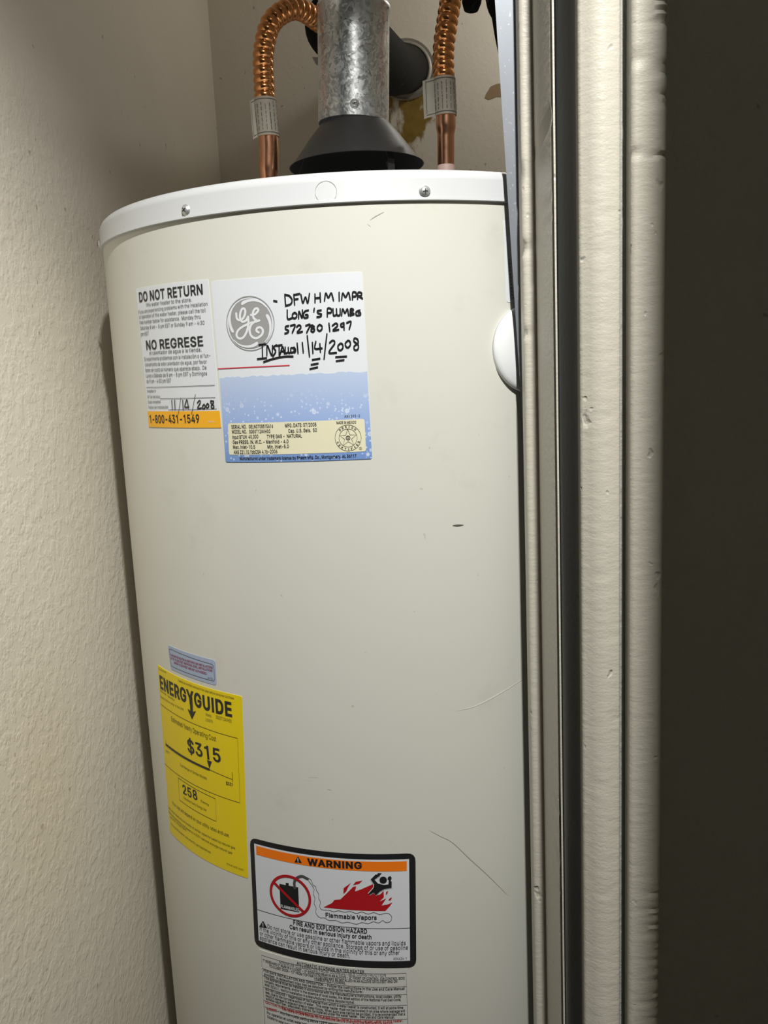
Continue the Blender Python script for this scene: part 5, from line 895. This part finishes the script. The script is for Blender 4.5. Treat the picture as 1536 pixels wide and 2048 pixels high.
connector('copper_connector', 'bent corrugated copper connector curving toward the flue, nearest the wall corner',
          [(-0.1085, Y, LZ), (-0.1083, Y, 1.705), (-0.1060, Y, 1.7400), (-0.1066, Y, 1.7760)],
          [(-0.1066, Y, 1.772), (-0.1066, Y, 1.80), (-0.1048, Y, 1.834), (-0.0940, Y + 0.004, 1.8640), (-0.0700, Y + 0.022, 1.8820), (-0.0470, Y + 0.055, 1.8800), (-0.0330, Y + 0.10, 1.8850)],
          0.0112, 0.0107, 0.0082, (1.7475 - LZ, 1.7860 - LZ, 0.0030, 0.0118, -0.0012), 0.0050, False)
connector('copper_connector', 'upright corrugated copper connector with pink gasket beside the steel strip',
          [(0.0838, Y, 1.7085), (0.0846, Y, 1.735), (0.0856, Y, 1.765), (0.0850, Y, 1.790)],
          [(0.0850, Y, 1.785), (0.0846, Y, 1.81), (0.0856, Y, 1.830), (0.0904, Y, 1.856), (0.0965, Y + 0.004, 1.885), (0.1060, Y + 0.015, 1.93), (0.110, Y + 0.05, 1.985), (0.112, Y + 0.07, 2.05), (0.112, Y + 0.075, 2.20), (0.112, Y + 0.075, 2.44)],
          0.0114, 0.0106, 0.0088, (1.7605 - 1.7085, 1.7985 - 1.7085, 0.0015, 0.0118, -0.0003), 0.0120, True)

# ------------------------------------------------------------------ pipe insulation, wall ring
def foam(name, label, pts, r, slit=None):
    off = Vector(pts[0]); P = spline([Vector(p) - off for p in pts], 0.01)
    t = thing(name, label, 'pipe insulation', loc=off, group='black foam pipe sleeves')
    L = sum((b - a).length for a, b in zip(P, P[1:]))
    obj('foam_tube', tube(P, lambda d: r * (1 - 0.25 * max(0, 1 - d / (0.35 * r)) ** 2), 32), FOAM, t, smooth=True)
    if slit:
        b = bmesh.new(); prev = None
        for i, p in enumerate(P):
            tt = (P[min(i + 1, len(P) - 1)] - P[max(i - 1, 0)]).normalized()
            n = (Vector(slit) - tt * tt.dot(Vector(slit))).normalized(); w = tt.cross(n) * 0.0028
            cur = (b.verts.new(p + n * (r + 0.0004) + w), b.verts.new(p + n * (r + 0.0004) - w))
            if prev: b.faces.new((prev[0], cur[0], cur[1], prev[1]))
            prev = cur
        obj('slit', b, SLIT, t)
    return t
hole = closet(0.0400, 0.677, 2.0205)
foam('pipe_insulation', 'thick black foam sleeve running behind the flue into the wall', [(-0.0330, 1.085, 1.8980), (-0.0004, 1.20, 1.9095), (0.0410, 1.43, 1.955), (hole.x - 0.003, hole.y - 0.02, 2.016), (hole.x + 0.003, hole.y + 0.05, 2.026)], 0.0400, (0.25, -0.75, 0.45))
foam('pipe_insulation', 'short black foam sleeve end against the copper connector at the top', [(0.1190, 1.010, 1.8755), (0.1215, 1.010, 1.893), (0.1330, 1.00, 1.93), (0.150, 0.995, 2.0), (0.165, 0.99, 2.44)], 0.0105)
foam('pipe_insulation', 'black foam sleeve slanting down behind the steel strip', [(0.2010, 1.10, 1.74), (0.1760, 1.10, 1.86), (0.1690, 1.10, 1.90), (0.158, 1.10, 1.98), (0.15, 1.10, 2.44)], 0.0150)
rg = thing('pipe_ring', 'pale metal ring around the pipe hole in the back wall', 'ring', loc=hole, rotz=YAW)
b = lathe([(0.0420, 0.0), (0.0515, 0.0), (0.0525, 0.0025), (0.0510, 0.0050), (0.0470, 0.0040), (0.0440, 0.0070), (0.0420, 0.0070)], 64, True)
bmesh.ops.rotate(b, cent=(0, 0, 0), matrix=Matrix.Rotation(math.pi / 2, 3, 'X'), verts=b.verts)
auto_smooth(obj('flange', b, RING, rg), 40)

# ------------------------------------------------------------------ leaning sheet-steel strip behind the jamb
sp_ = thing('steel_strip', 'leaning galvanised sheet-steel strip between tank and door jamb', 'metal strip', loc=(0.1022 + 0.0475 * 1.8050, 0.722, 0.0))
sp_.rotation_euler = (0, math.radians(-2.72), math.radians(0))
b = bmesh.new(); prof = [(0.0, 0.0), (0.0012, 0.0006), (0.052, 0.030), (0.056, 0.0335), (0.060, 0.050)]
z0, z1, th = 0.0, 2.0, 0.0012; V = []
for z in (z0, z1):
    V.append([b.verts.new((x, -y * 0.0 - 0.0 + (0.0 - x * 0.16), z)) for x, y in prof] + [b.verts.new((x + 0.0003, (0.0 - x * 0.16) + th, z)) for x, y in reversed(prof)])
m_ = len(V[0])
for i in range(m_): b.faces.new((V[0][i], V[0][(i + 1) % m_], V[1][(i + 1) % m_], V[1][i]))
b.faces.new(list(reversed(V[0]))); b.faces.new(V[1]); bmesh.ops.recalc_face_normals(b, faces=b.faces)
obj('sheet', b, STRIP, sp_)
